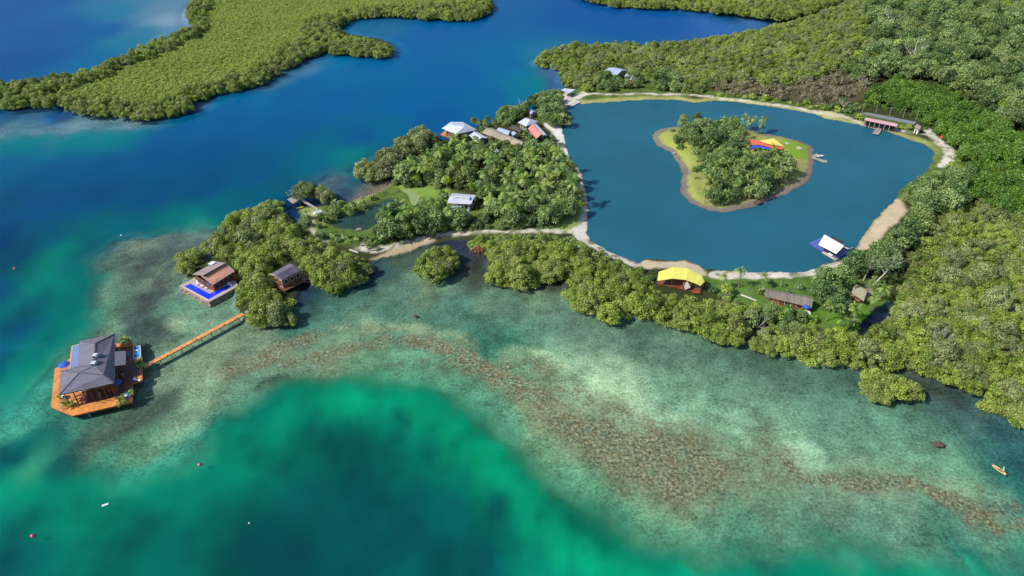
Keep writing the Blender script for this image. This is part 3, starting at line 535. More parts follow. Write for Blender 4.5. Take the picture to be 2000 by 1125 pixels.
mul = math_(tnt, 'MAXIMUM', math_(tnt, 'ADD', 1.0, math_(tnt, 'MULTIPLY', math_(tnt, 'ADD', fine, big), amp)), 0.12)
gf = math_(tnt, 'ADD', 1.0, math_(tnt, 'MULTIPLY', math_(tnt, 'SUBTRACT', g4, 0.5), 0.9))
mulm = N(tnt, "ShaderNodeMix"); tnt.links.new(ad, mulm.inputs[0]); tnt.links.new(mul, mulm.inputs[2]); tnt.links.new(gf, mulm.inputs[3])
c1 = mixc(tnt, 1.0, ac, vcol(tnt, mulm.outputs[0]), 'MULTIPLY')
# coral rubble: brown and ochre clumps with pale gaps
cc = ramp(tnt, g1, [(0.36, hexlin("38382a")*KA), (0.46, hexlin("70704e")*KA), (0.54, hexlin("94997a")*KA), (0.66, hexlin("bccaa6")*KA)])
ck = ramp(tnt, math_(tnt, 'ADD', math_(tnt, 'MULTIPLY', ak, 0.62), math_(tnt, 'MULTIPLY', math_(tnt, 'SUBTRACT', g3, 0.5), 1.5)), [(0.26, (0, 0, 0)), (0.66, (1, 1, 1))])
g5 = noise(tnt, 0.55, 4, 0.65, vec=None); cg = ramp(tnt, g1, [(0.34, hexlin("35402f")*KA), (0.46, hexlin("55634c")*KA), (0.56, hexlin("86977c")*KA), (0.68, hexlin("b8cca8")*KA)]); cr_ = ramp(tnt, g1, [(0.36, hexlin("3a382a")*KA), (0.48, hexlin("706544")*KA), (0.58, hexlin("86855f")*KA), (0.68, hexlin("b0ba94")*KA)])
cc = mixc(tnt, ramp(tnt, g5, [(0.42, (0, 0, 0)), (0.58, (1, 1, 1))]), cg, cc); cc = mixc(tnt, ramp(tnt, g3, [(0.52, (0, 0, 0)), (0.62, (0.8,)*3)]), cc, cr_); cc = mixc(tnt, 0.9, c1, cc); c2 = mixc(tnt, math_(tnt, 'MULTIPLY', ck, math_(tnt, 'GREATER_THAN', ak, 0.02)), c1, cc)
tnt.links.new(c2, tp.inputs['Base Color']); tp.inputs['Roughness'].default_value = 0.95; tp.inputs['Specular IOR Level'].default_value = 0.1

# ------------------------------------------------------------ water
def water(name, tint=(1, 1, 1), bump=0.06, opaque=None, rough=0.12, amt=0.18, murk=False):
    m, nt, p = newmat(name); nt.nodes.remove(p); out = nt.nodes["Material Output"]
    n1 = noise(nt, 1.1, 5, 0.7); n2 = noise(nt, 0.15, 3, 0.5)
    b = N(nt, "ShaderNodeBump"); b.inputs['Strength'].default_value = 0.5; b.inputs['Distance'].default_value = bump
    nt.links.new(math_(nt, 'ADD', n1, n2), b.inputs['Height'])
    fr_ = N(nt, "ShaderNodeFresnel"); fr_.inputs[0].default_value = 1.33; nt.links.new(b.outputs[0], fr_.inputs['Normal'])
    gl = N(nt, "ShaderNodeBsdfGlossy"); gl.inputs['Roughness'].default_value = rough; nt.links.new(b.outputs[0], gl.inputs['Normal'])
    if opaque is None:
        body = N(nt, "ShaderNodeBsdfTransparent"); body.inputs[0].default_value = tuple(tint)+(1,)
    if murk:
        tr_ = body; df = N(nt, "ShaderNodeBsdfDiffuse"); nt.links.new(attr(nt, 'col').outputs['Color'], df.inputs[0]); body = N(nt, 'ShaderNodeMixShader'); nt.links.new(attr(nt, 'murk').outputs['Fac'], body.inputs[0]); nt.links.new(tr_.outputs[0], body.inputs[1]); nt.links.new(df.outputs[0], body.inputs[2])
    if opaque is not None:
        body = N(nt, "ShaderNodeBsdfDiffuse"); n3 = noise(nt, 0.03, 2, 0.5)
        nt.links.new(ramp(nt, n3, [(0.35, opaque*0.93), (0.65, opaque*1.07)]), body.inputs[0])
    mx = N(nt, "ShaderNodeMixShader"); nt.links.new(math_(nt, 'MULTIPLY', fr_.outputs[0], amt), mx.inputs[0])
    nt.links.new(body.outputs[0], mx.inputs[1]); nt.links.new(gl.outputs[0], mx.inputs[2]); nt.links.new(mx.outputs[0], out.inputs[0]); return m
M_SEA = water("sea_surface", murk=True); M_POND = water("pond_surface", opaque=hexlin(POND_HEX)*KA*0.91*np.array([1, 1.0, 0.95]), amt=0.3, bump=0.03); M_GP = water("garden_pond_surface", bump=0.01)
ri2 = np.unique(np.concatenate([np.arange(0, len(YS), 2), [len(YS)-1]])); ci2 = np.arange(0, NC, 2); ii = idx[np.ix_(ri2, ci2)]; nn2 = ii.size; id2 = np.arange(nn2).reshape(ii.shape)
me = mesh_np("sea_water", np.stack([xf[ii].ravel(), yf[ii].ravel(), np.zeros(nn2)], 1), np.stack([id2[:-1, :-1], id2[:-1, 1:], id2[1:, 1:], id2[1:, :-1]], -1).reshape(-1, 4), M_SEA)
cs = np.concatenate([(sea_alb*KA), np.ones((len(col), 1))], 1)[ii.ravel()]; a = me.attributes.new("col", 'FLOAT_COLOR', 'POINT'); a.data.foreach_set("color", cs.astype(np.float32).ravel())
mk_ = murk[ii.ravel()]; a = me.attributes.new("murk", 'FLOAT', 'POINT'); a.data.foreach_set("value", mk_.astype(np.float32))
tag(link("sea_water", me), kind="structure")
def flat(name, P, z_, m):
    b = bpy.data.meshes.new(name); P = list(P); ar = sum(P[i][0]*P[(i+1) % len(P)][1]-P[(i+1) % len(P)][0]*P[i][1] for i in range(len(P)))
    if ar < 0: P = P[::-1]
    b.from_pydata([(p[0], p[1], z_) for p in P], [], [tuple(range(len(P)))]); b.update(); b.materials.append(m); return link(name, b)
def grow(P, d):
    P = np.asarray(P); Q = []
    n = len(P); ar = sum(P[i][0]*P[(i+1) % n][1]-P[(i+1) % n][0]*P[i][1] for i in range(n)); sg = 1 if ar > 0 else -1
    for i in range(n):
        t = P[(i+1) % n]-P[i-1]; t = t/np.linalg.norm(t); Q.append(P[i]+sg*d*np.array([t[1], -t[0]]))
    return np.array(Q)
tag(flat("pond_water", grow(PONDw, 1.0), 0.085, M_POND), kind="structure")
tag(flat("garden_pond_water", grow(GPONDw, 0.8), 0.085, M_GP), kind="structure")

def gz(x, y, _r=None):
    "height of the built land at x, y (nearest terrain vertex)"
    j = int(np.clip(np.searchsorted(YS, y), 1, len(YS)-1)); i = int(np.clip(np.searchsorted(tt, x/WID[j]), 0, NC-1)); return float(z[j*NC+i])

# ------------------------------------------------------------ vegetation zones (visible canopy outlines)
ROOFS = []     # surveyed outlines of roofs, decks and paths that stay clear of crowns
def keep(pts, pad=0.0): ROOFS.append((np.array(pts, float), pad))
KEEP_OUT = [([(355,560),(405,505),(460,520),(460,560),(405,597)], 2), ([(532,530),(568,512),(588,526),(562,546)], 0), ([(590,542),(610,542),(612,560),(585,575)], 0), ([(872,375),(934,378),(927,414),(870,414)], 4), ([(862,238),(905,236),(935,250),(925,260),(890,268),(862,262)], 0),
            ([(912,258),(930,254),(940,262),(925,268)], 0), ([(945,258),(960,250),(1022,274),(1012,282),(985,270)], 0), ([(974,252),(980,249),(1000,257),(995,262)], 0), ([(1012,239),(1030,229),(1052,235),(1030,245)], 0), ([(1030,250),(1045,238),(1066,262),(1050,268)], 0), ([(997,250),(1010,246),(1020,254)], 0),
            ([(1282,526),(1320,518),(1350,522),(1378,545),(1370,560),(1330,545),(1282,545)], 0), ([(1495,570),(1530,572),(1530,585),(1500,584)], 0), ([(1555,578),(1585,583),(1585,596),(1555,592)], 0), ([(1664,560),(1675,554),(1690,565),(1686,580),(1668,575)], 0), ([(1685,225),(1760,240),(1752,256),(1685,246)], 1), ([(1680,216),(1700,215),(1790,235),(1785,243)], 0), ([(1460,268),(1535,278),(1532,293),(1462,292)], 0),
            ([(1095,172),(1125,172),(1130,205),(1100,208)], 1), ([(1186,136),(1222,138),(1220,145),(1190,143)], -1), ([(1735,580),(1750,600),(1700,652),(1672,650)], 0), ([(562,385),(620,405),(575,400)], 0), ([(500,598),(470,618),(462,605)], 0), ([(1784,240),(1800,244),(1798,254),(1784,252)], 1), ([(1030,213),(1048,213),(1040,224),(1028,220)], 0), ([(963,296),(982,297),(980,302),(966,302)], 0), ([(785,372),(830,371),(858,376),(856,392),(818,404),(795,398)], 0), ([(1808,252),(1820,262),(1858,295),(1852,318),(1836,326)], 1), ([(1440,572),(1480,584),(1478,592),(1440,582)], 0)]
for p_, d_ in KEEP_OUT: keep(p_, d_)
ROADK = [[(1270,520),(1235,517),(1200,502),(1165,484),(1138,466),(1128,455)], [(1141,390),(1145,420),(1142,440),(1128,455)], [(1130,456),(1080,457),(1000,456),(920,458),(860,461)], [(1098,212),(1112,200),(1128,190),(1165,187),(1260,187),(1380,191),(1450,198),(1550,211),(1600,222),(1655,233),(1700,247),(1780,262)], [(1660,518),(1560,535),(1400,540)]]
ORD = "first second third fourth fifth sixth seventh eighth ninth tenth eleventh twelfth thirteenth fourteenth fifteenth sixteenth seventeenth eighteenth nineteenth twentieth twenty-first twenty-second twenty-third twenty-fourth twenty-fifth twenty-sixth twenty-seventh twenty-eighth twenty-ninth thirtieth".split()
def scatter(poly, spacing, R, hc, smin=0.8, smax=1.2, edge=0.6, seed=0, roads=True, thin=1.0, wat=False):
    "jittered grid over the zone; a plant stays when its crown lies inside the surveyed canopy outline"
    r = np.random.default_rng(seed); poly = np.array(poly, float); W = Garr(poly, hc*0.5); x0, y0, x1_, y1_ = bb(W)
    nx = int((x1_-x0)/spacing)+2; ny = int((y1_-y0)/(spacing*0.9))+2
    gx, gy = np.meshgrid(np.arange(nx), np.arange(ny)); gx = gx+0.5*(gy % 2)
    x = x0+gx.ravel()*spacing+r.normal(0, 0.22, gx.size)*spacing; y = y0+gy.ravel()*spacing*0.9+r.normal(0, 0.22, gx.size)*spacing
    s = smin+(smax-smin)*r.random(x.size)**1.3; h0 = hill(x, y)+0.3
    px, py, sc = proj(x, y, h0+hc*s*0.55); rp = R*s*sc
    ok = sdf(px, py, poly) > edge*rp
    bx, by, bs = proj(x, y, h0)
    for P, pad in ROOFS:
        m = ok & (np.abs(px-P[:, 0].mean()) < 160) & (np.abs(py-P[:, 1].mean()) < 120)
        if m.any():
            q = -sdf(px[m], py[m], P); front = by[m] > P[:, 1].mean()
            okm = (q > 0.4*rp[m]+pad) | ~front; okm &= -sdf(bx[m], by[m], P) > 0.4*rp[m]; ok[m] &= okm
    if roads:
        for P in ROADK: ok &= linedist(bx, by, P) > 0.45*rp+0.6
    ok &= r.random(x.size) < thin
    return np.stack([x[ok], y[ok], h0[ok], s[ok], px[ok], py[ok], rp[ok]], 1)
Z = []   # (category name, kind key, points, where, adjective)
def zone(cat, kind, poly, spacing, where, adj, smin=0.8, smax=1.2, edge=0.6, thin=1.0, roads=True, cap=True):
    v = KIND[kind][0]; P = scatter(poly, spacing, v['R'], v['h'], smin, smax, edge, len(Z)+11, roads, thin); Z.append([cat, kind, P, where, adj, cap])
GROVE_W = [(334,512),(344,490),(380,480),(402,468),(430,440),(440,420),(470,403),(510,393),(540,383),(556,395),(552,412),(585,442),(605,458),(640,478),(685,488),(725,500),(730,530),(715,550),(680,560),(655,574),(622,562),(606,540),(595,520),(585,505),(560,500),(530,525),(528,550),(550,580),(582,572),(585,590),(565,605),(582,625),(565,642),(530,636),(480,634),(462,612),(452,590),(462,560),(462,520),(432,505),(405,505),(385,530),(365,536),(340,527)]
zone('mangrove', 'mangrove', GROVE_W, 3.9, "grove around the pool cabin", "olive", 0.55, 1.2, 0.6)
zone('mangrove', 'greymang', GROVE_W, 9.0, "grove around the pool cabin", "greyish", 0.6, 1.2, 0.7)
zone('mangrove', 'mangrove', [(806,492),(830,472),(870,472),(898,490),(902,512),(882,532),(852,552),(830,548),(812,524)], 3.6, "lone clump standing in clear shallows", "olive", 0.75, 1.2, 0.7, roads=False)
zone('mangrove', 'greymang', [(690,338),(698,318),(730,300),(765,275),(800,255),(842,240),(856,256),(850,275),(830,290),(800,307),(785,322),(772,335),(762,350),(735,354),(700,350)], 4.4, "rounded grove beside white waterfront roof", "grey-green", 0.9, 1.45, 0.6, roads=False)
zone('mangrove', 'greymang', [(552,370),(580,352),(620,348),(650,360),(650,380),(640,395),(600,390),(575,380)], 4.4, "thicket behind the small jetty", "grey-green", 0.7, 1.0, 0.5, 0.8)
SOUTH = [(915,470),(930,452),(1000,455),(1080,458),(1122,460),(1165,484),(1235,518),(1282,538),(1285,562),(1330,570),(1372,575),(1440,590),(1485,612),(1460,668),(1420,672),(1390,655),(1290,632),(1210,620),(1160,626),(1118,602),(1095,577),(1110,548),(1060,552),(1030,568),(985,562),(948,547),(940,520),(962,500),(918,492)]
zone('mangrove', 'mangrove', SOUTH, 3.8, "strip between lagoon and reef", "olive", 0.5, 1.15, 0.6)
EAST = [(1790,460),(1815,425),(1850,398),(1960,385),(2180,430),(2180,880),(2000,840),(1960,818),(1903,797),(1925,770),(1870,753),(1820,738),(1775,718),(1740,712),(1700,720),(1640,714),(1590,714),(1530,694),(1472,686),(1468,652),(1500,628),(1560,632),(1620,642),(1690,652),(1740,615),(1765,560),(1770,500)]
zone('mangrove', 'mangrove', EAST, 3.7, "wide forest right of the lawn", "mossy", 0.45, 1.1, 0.55)
zone('mangrove', 'greymang', EAST, 9.5, "wide forest right of the lawn", "greyish", 0.6, 1.25, 0.7)
zone('mangrove', 'mangrove', [(1684,770),(1688,722),(1740,700),(1800,728),(1822,772),(1802,792),(1740,784)], 3.3, "clump jutting into the clear shallows", "pale olive", 0.75, 1.15, 0.65)
CENT = [(765,340),(790,312),(830,297),(852,278),(880,282),(920,284),(960,292),(1010,298),(1040,280),(1075,275),(1098,298),(1116,330),(1132,362),(1142,398),(1125,415),(1080,440),(1030,450),(985,452),(945,452),(900,452),(860,452),(820,457),(780,468),(735,462),(722,440),(740,408),(775,388),(800,405),(840,400),(868,402),(870,385),(850,372),(815,370),(780,362),(762,358)]
zone('tree', 'tree', CENT, 5.2, "garden wood above the white pavilion", "dark green", 0.6, 1.05, 0.55)
zone('lime tree', 'lime', CENT, 9.5, "garden wood above the white pavilion", "lime green", 0.6, 1.1, 0.7)
zone('palm', 'palm', CENT, 7.2, "garden wood above the white pavilion", "feathery", 1.0, 1.35, 0.9)
zone('tree', 'tree', [(738,440),(735,420),(765,396),(800,398),(805,415),(860,405),(870,420),(985,430),(985,455),(860,455),(790,468),(745,466)], 4.6, "row between garden pond and path", "fresh green", 0.6, 0.9, 0.5)
zone('palm', 'plume', [(632,445),(650,448),(700,455),(770,462),(790,478),(740,490),(680,485),(620,462)], 3.4, "bed below the garden pond", "leafy", 0.7, 1.2, 0.8, roads=False)
zone('shrub', 'bush', [(600,455),(635,440),(640,460),(700,462),(780,470),(800,478),(740,492),(640,482)], 3.0, "bed below the garden pond", "low", 0.7, 1.2, 0.8, 0.7)
zone('shrub', 'bush', [(650,385),(700,378),(720,380),(735,392),(700,402),(655,408),(640,400)], 2.8, "bank above the garden pond", "low", 0.7, 1.3, 0.8, 0.8)
zone('tree', 'tree', [(635,400),(640,378),(670,365),(700,372),(695,392),(660,402)], 5.5, "bank above the garden pond", "pale green", 0.6, 0.85, 0.6)
NSH = [(914,245),(920,228),(960,225),(985,205),(1020,198),(1040,184),(1070,175),(1092,170),(1100,190),(1108,215),(1112,238),(1085,246),(1060,236),(1030,224),(1008,236),(975,248),(940,255),(918,252)]
zone('tree', 'tree', NSH, 5.0, "shore behind the village roofs", "dark green", 0.55, 0.95, 0.55)
zone('palm', 'palm', [(905,250),(920,228),(960,232),(1050,215),(1110,210),(1110,238),(1080,245),(1000,240),(940,258)], 8, "shore behind the village roofs", "feathery", 0.8, 1.2, 0.7)
BELT = [(1040,118),(1062,98),(1112,82),(1250,80),(1340,77),(1400,67),(1470,56),(1540,40),(1600,22),(1680,-10),(1760,-40),(1700,40),(1690,90),(1640,130),(1600,150),(1540,165),(1460,160),(1400,160),(1370,180),(1335,182),(1250,140),(1180,140),(1150,180),(1110,172),(1090,155),(1100,142),(1075,132),(1050,130)]
zone('mangrove', 'mangrove', BELT, 4.3, "belt behind the lagoon", "olive", 0.55, 1.1, 0.5)
zone('mangrove', 'greymang', BELT, 9.0, "belt behind the lagoon", "greyish", 0.6, 1.2, 0.6)
zone('tree', 'tree', [(1160,165),(1165,140),(1190,128),(1240,132),(1262,150),(1262,182),(1200,186),(1165,182)], 5.2, "cluster hiding the pale blue roof", "blue-green", 0.7, 1.05, 0.5)
zone('tree', 'tree', [(1275,182),(1270,150),(1300,130),(1330,145),(1345,185)], 5.2, "cluster right of the hidden roof", "dark green", 0.8, 1.2, 0.5)
DRYZ = [(1370,160),(1440,150),(1560,130),(1660,120),(1720,145),(1690,180),(1640,205),(1590,208),(1500,195),(1400,188)]
zone('scrub', 'dry', DRYZ, 4.6, "brown swamp behind the lagoon", "withered brown", 0.6, 1.0, 0.4)
zone('shrub', 'shrub', [(1390,178),(1500,186),(1600,200),(1650,215),(1640,225),(1560,212),(1400,192)], 3.6, "strip along the upper path", "yellow-green", 0.9, 1.6, 0.5, 0.8)
zone('tree', 'tree', [(1610,200),(1650,185),(1690,200),(1690,215),(1640,222),(1612,215)], 5.5, "strip left of the red roof", "fresh green", 0.5, 0.8, 0.5)
JUNG = [(1700,0),(1760,-50),(2250,-60),(2250,330),(2050,310),(1960,235),(1920,205),(1850,160),(1760,140),(1700,150),(1640,140),(1690,90)]
zone('jungle tree', 'jungle', JUNG, 6.2, "hillside forest", "mixed green", 0.65, 1.15, 0.3, 0.93)
MOUND = [(1670,215),(1690,180),(1750,148),(1850,165),(1920,212),(1965,240),(2200,330),(2200,440),(1960,415),(1900,400),(1880,330),(1870,290),(1825,262),(1800,250),(1740,222),(1700,218)]
zone('tree', 'tree', JUNG, 12.5, "hillside forest", "tall dark", 1.0, 1.5, 0.3)
zone('lime tree', 'lime', JUNG, 16, "hillside forest", "yellowish", 0.9, 1.4, 0.3)
zone('bush tree', 'bright', MOUND, 4.8, "green wood behind the red roof", "deep green", 0.7, 1.1, 0.45)
ESH = [(1758,380),(1800,345),(1840,335),(1870,318),(1905,335),(1900,375),(1860,410),(1820,430),(1800,465),(1765,490),(1755,545),(1720,560),(1680,556),(1650,540),(1640,512),(1690,492),(1730,462),(1778,420),(1775,395)]
zone('tree', 'tree', ESH, 5.6, "shore right of the lagoon", "silvery green", 0.7, 1.15, 0.45)
zone('tree', 'tree', [(1560,570),(1575,540),(1600,520),(1645,530),(1668,560),(1660,600),(1640,612),(1590,615)], 5.6, "big cluster above the lawn", "blue-green", 0.8, 1.15, 0.5)
zone('lime tree', 'lime', [(1378,560),(1395,532),(1430,535),(1445,560),(1430,590),(1390,580)], 4.6, "cluster right of the yellow canopy", "lime green", 0.6, 0.95, 0.5)
zone('palm', 'palm', [(1400,560),(1410,528),(1520,530),(1560,545),(1545,565),(1420,570)], 5.6, "row along the lagoon shore", "short", 0.55, 0.8, 0.6, roads=False)
zone('palm', 'palm', [(1650,640),(1690,560),(1745,545),(1755,575),(1720,620),(1690,650)], 6.5, "cluster beside the dark creek", "golden", 0.7, 1.0, 0.5)
zone('tree', 'tree', [(1440,612),(1490,592),(1530,592),(1580,606),(1640,620),(1600,645),(1540,650),(1460,635)], 4.6, "cluster below the thatched roof", "fresh green", 0.45, 0.75, 0.5)
zone('shrub', 'bush', [(1298,252),(1330,245),(1345,262),(1330,300),(1345,300),(1325,292),(1308,268)], 3.4, "upper left lawn of the islet", "dark", 1.0, 1.7, 0.6, 0.8, roads=False)
zone('tree', 'tree', [(1362,310),(1370,285),(1400,280),(1450,285),(1490,288),(1500,305),(1450,330),(1400,335),(1368,335)], 4.6, "middle of the lagoon islet", "low", 0.45, 0.7, 0.5)
zone('shrub', 'bush', [(1345,300),(1375,270),(1460,285),(1560,300),(1565,335),(1500,385),(1420,395),(1365,385),(1350,330)], 3.6, "middle of the lagoon islet", "dark", 0.8, 1.4, 0.5, 0.8)
zone('shrub', 'bush', [(640,405),(700,385),(770,362),(860,366),(900,395),(860,408),(850,400),(862,378),(770,376),(735,392),(700,408),(650,420)], 4.0, "lawn around the garden pond", "dark", 0.9, 1.7, 0.4, 0.8)
zone('palm', 'palm', [(590,420),(640,398),(700,380),(765,358),(860,366),(905,385),(860,405),(852,372),(770,372),(700,405),(645,425),(620,470),(600,455)], 6.5, "lawn around the garden pond", "feathery", 0.5, 0.75, 0.5, 0.8)
zone('shrub', 'bush', [(578,412),(600,404),(640,406),(645,428),(632,455),(650,470),(640,478),(605,462),(585,440)], 3.6, "tan path behind the jetty", "dark", 0.8, 1.5, 0.4, 0.6)
zone('shrub', 'bush', [(1000,460),(1120,460),(1170,486),(1240,520),(1285,540),(1290,560),(1230,540),(1150,500),(1100,478),(1000,476)], 3.0, "verge between path and reef mangroves", "dark", 0.9, 1.6, 0.4, 0.9)
zone('shrub', 'bush', [(900,262),(960,240),(1030,225),(1060,238),(1085,270),(1090,300),(1000,300),(930,285)], 3.2, "gaps between the village roofs", "small", 0.9, 1.6, 0.5, 0.9)
zone('tree', 'tree', [(880,262),(960,240),(1030,225),(1060,245),(1095,280),(1095,310),(1000,310),(900,295)], 4.8, "gaps between the village roofs", "mid green", 0.4, 0.65, 0.5)
zone('shrub', 'bush', [(1385,560),(1500,545),(1600,560),(1700,600),(1690,640),(1600,640),(1480,615),(1390,590)], 3.9, "bright lawn around the longhouse", "dark", 0.7, 1.5, 0.5, 0.55)
zone('palm', 'palm', [(1490,610),(1500,575),(1580,570),(1640,600),(1700,610),(1690,655),(1600,640)], 6.0, "bright lawn around the longhouse", "slender", 0.5, 0.8, 0.5, 0.8)
zone('tree', 'tree', [(1520,600),(1530,570),(1560,572),(1562,600)], 4.2, "overgrown middle of the longhouse", "fresh green", 0.45, 0.6, 0.4)
zone('shrub', 'shrub', [(1380,590),(1440,575),(1600,620),(1680,635),(1670,655),(1560,650),(1450,630)], 3.6, "hedge below the lawn", "low", 0.8, 1.5, 0.4, 0.7)
zone('shrub', 'shrub', [(1830,265),(1870,300),(1900,320),(1880,345),(1850,330),(1862,300),(1835,280)], 3.2, "bank right of the bare sand", "low", 0.8, 1.4, 0.4, 0.8)
zone('shrub', 'shrub', [(1655,222),(1685,228),(1685,240),(1655,235)], 2.6, "hedge left of the red roof", "clipped", 1.0, 1.4, 0.3); zone('shrub', 'shrub', [(1758,240),(1786,245),(1784,256),(1756,252)], 2.6, "hedge right of the red roof", "clipped", 1.0, 1.3, 0.3)
zone('tree', 'tree', [(1322,262),(1328,222),(1350,215),(1370,220),(1388,238),(1420,222),(1440,245),(1462,270),(1456,296),(1420,302),(1390,285),(1350,282)], 5.0, "upper wood on the lagoon islet", "dark green", 0.6, 1.05, 0.5)
zone('tree', 'tree', [(1365,320),(1400,300),(1440,310),(1500,290),(1545,300),(1552,335),(1530,362),(1490,386),(1440,394),(1385,394),(1368,360)], 5.2, "lower wood on the lagoon islet", "mid green", 0.55, 0.9, 0.5)
zone('palm', 'palm', [(1400,228),(1490,232),(1510,275),(1440,290),(1400,270)], 4.6, "upper wood on the lagoon islet", "grey-green", 0.7, 0.9, 0.6); zone('palm', 'palm', [(1440,300),(1550,300),(1556,350),(1500,392),(1370,400),(1366,340)], 5.2, "lower wood on the lagoon islet", "feathery", 0.6, 0.9, 0.6)
# shoal forest: tall rim trees and a sea of low crowns
SHV = [(-300,160),(0,153),(60,150),(130,140),(200,120),(290,80),(378,44),(360,22),(372,2),(395,-30),(420,-90),(900,-90),(952,-30),(966,14),(950,26),(925,38),(880,40),(760,32),(692,36),(660,50),(676,66),(742,76),(774,96),(766,110),(700,110),(640,103),(600,113),(540,142),(500,170),(440,176),(390,192),(362,222),(310,230),(260,232),(215,224),(130,217),(100,207),(0,210),(-300,218)]
inner = [(-300,180),(0,178),(130,172),(250,120),(390,60),(420,-60),(860,-60),(900,10),(700,18),(600,40),(590,80),(480,145),(380,170),(300,205),(130,195),(0,190)]
zone('low mangrove', 'scrub', SHV, 2.35, "", "", 0.52, 0.72, 0.3, cap=False)
rim = Z[-1][2]; inn = sdf(rim[:, 4], rim[:, 5], np.array(inner, float)); Z[-1][2] = rim[inn > -6]
zone('mangrove', 'mangrove', SHV, 4.6, "far shoal", "olive", 0.75, 1.15, 0.6); rim = Z[-1][2]; inn = sdf(rim[:, 4], rim[:, 5], np.array(inner, float)); Z[-1][2] = rim[inn < 4]
FARZ = [(1130,-5),(1200,10),(1330,15),(1440,25),(1520,38),(1600,20),(1700,-30),(1700,-90),(1050,-90)]
zone('mangrove', 'mangrove', FARZ, 4.9, "far bay shore", "olive", 0.8, 1.15, 0.4)

U0 = len(Z)
for nm_, poly_, knd, thn in (("g", GROVE_W, 'scrub', 1), ("s", SOUTH, 'scrub', 1), ("e", EAST, 'scrub', 1), ("b", BELT, 'scrub', 1), ("c", CENT, 'jungle', .9), ("n", NSH, 'jungle', 1), ("es", ESH, 'jungle', 1), ("m", MOUND, 'bright', 1), ("j", JUNG, 'jungle', 1)):
    v = KIND[knd][0]; q = 0.5 if knd == 'scrub' else 0.36
    Z.append(['undergrowth', knd, scatter(poly_, 2.9 if poly_ not in (BELT, JUNG, MOUND) else 4.2, v['R'], v['h'], q*0.8, q*1.2, 0.5, 900+len(Z), True, thn), nm_, "", False])
# nearest plants of every category as things, the rest of it as one stuff object
MAXN = 298
bycat = {}
for zi, (cat, kind, P, where, adj, cap) in enumerate(Z):
    P = P[np.argsort(P[:, 5])[::-1]]; Z[zi][2] = P; bycat.setdefault(cat, []).append(zi)
NOUN = {'mangrove': ('mangrove_tree', 'mangrove'), 'tree': ('broadleaf_tree', 'tree'), 'lime tree': ('lime_green_tree', 'tree'), 'palm': ('palm_tree', 'palm'), 'shrub': ('shrub', 'shrub'), 'scrub': ('dry_bush', 'bush'), 'jungle tree': ('forest_tree', 'tree'), 'bush tree': ('bushy_tree', 'tree'), 'low mangrove': ('low_mangrove', 'mangrove'), 'undergrowth': ('bush', 'bush')}
CAPS = {'mangrove': 298, 'tree': 200, 'lime tree': 50, 'jungle tree': 45, 'palm': 120, 'shrub': 150, 'scrub': 60, 'bush tree': 0, 'low mangrove': 0, 'undergrowth': 0}
CAPS['bush tree'] = 60
first = {}
def plant(cat, kind, vi, x, y, h0, s, rot, label, group):
    v = KIND[kind][vi]; nm = NOUN[cat][0]
    if vi == vi:
        r_ = thing(nm, label, NOUN[cat][1], (x, y, h0), rot, group); r_.scale = (s, s, s)
        o = link("trunk", v['trunk'], r_); c_ = link("crown", v['crown'], r_)
        v.setdefault('src', c_); return r_
def visible(P): return (P[:, 4] > -40) & (P[:, 4] < 2040) & (P[:, 5] > -30) & (P[:, 5] < 1150)
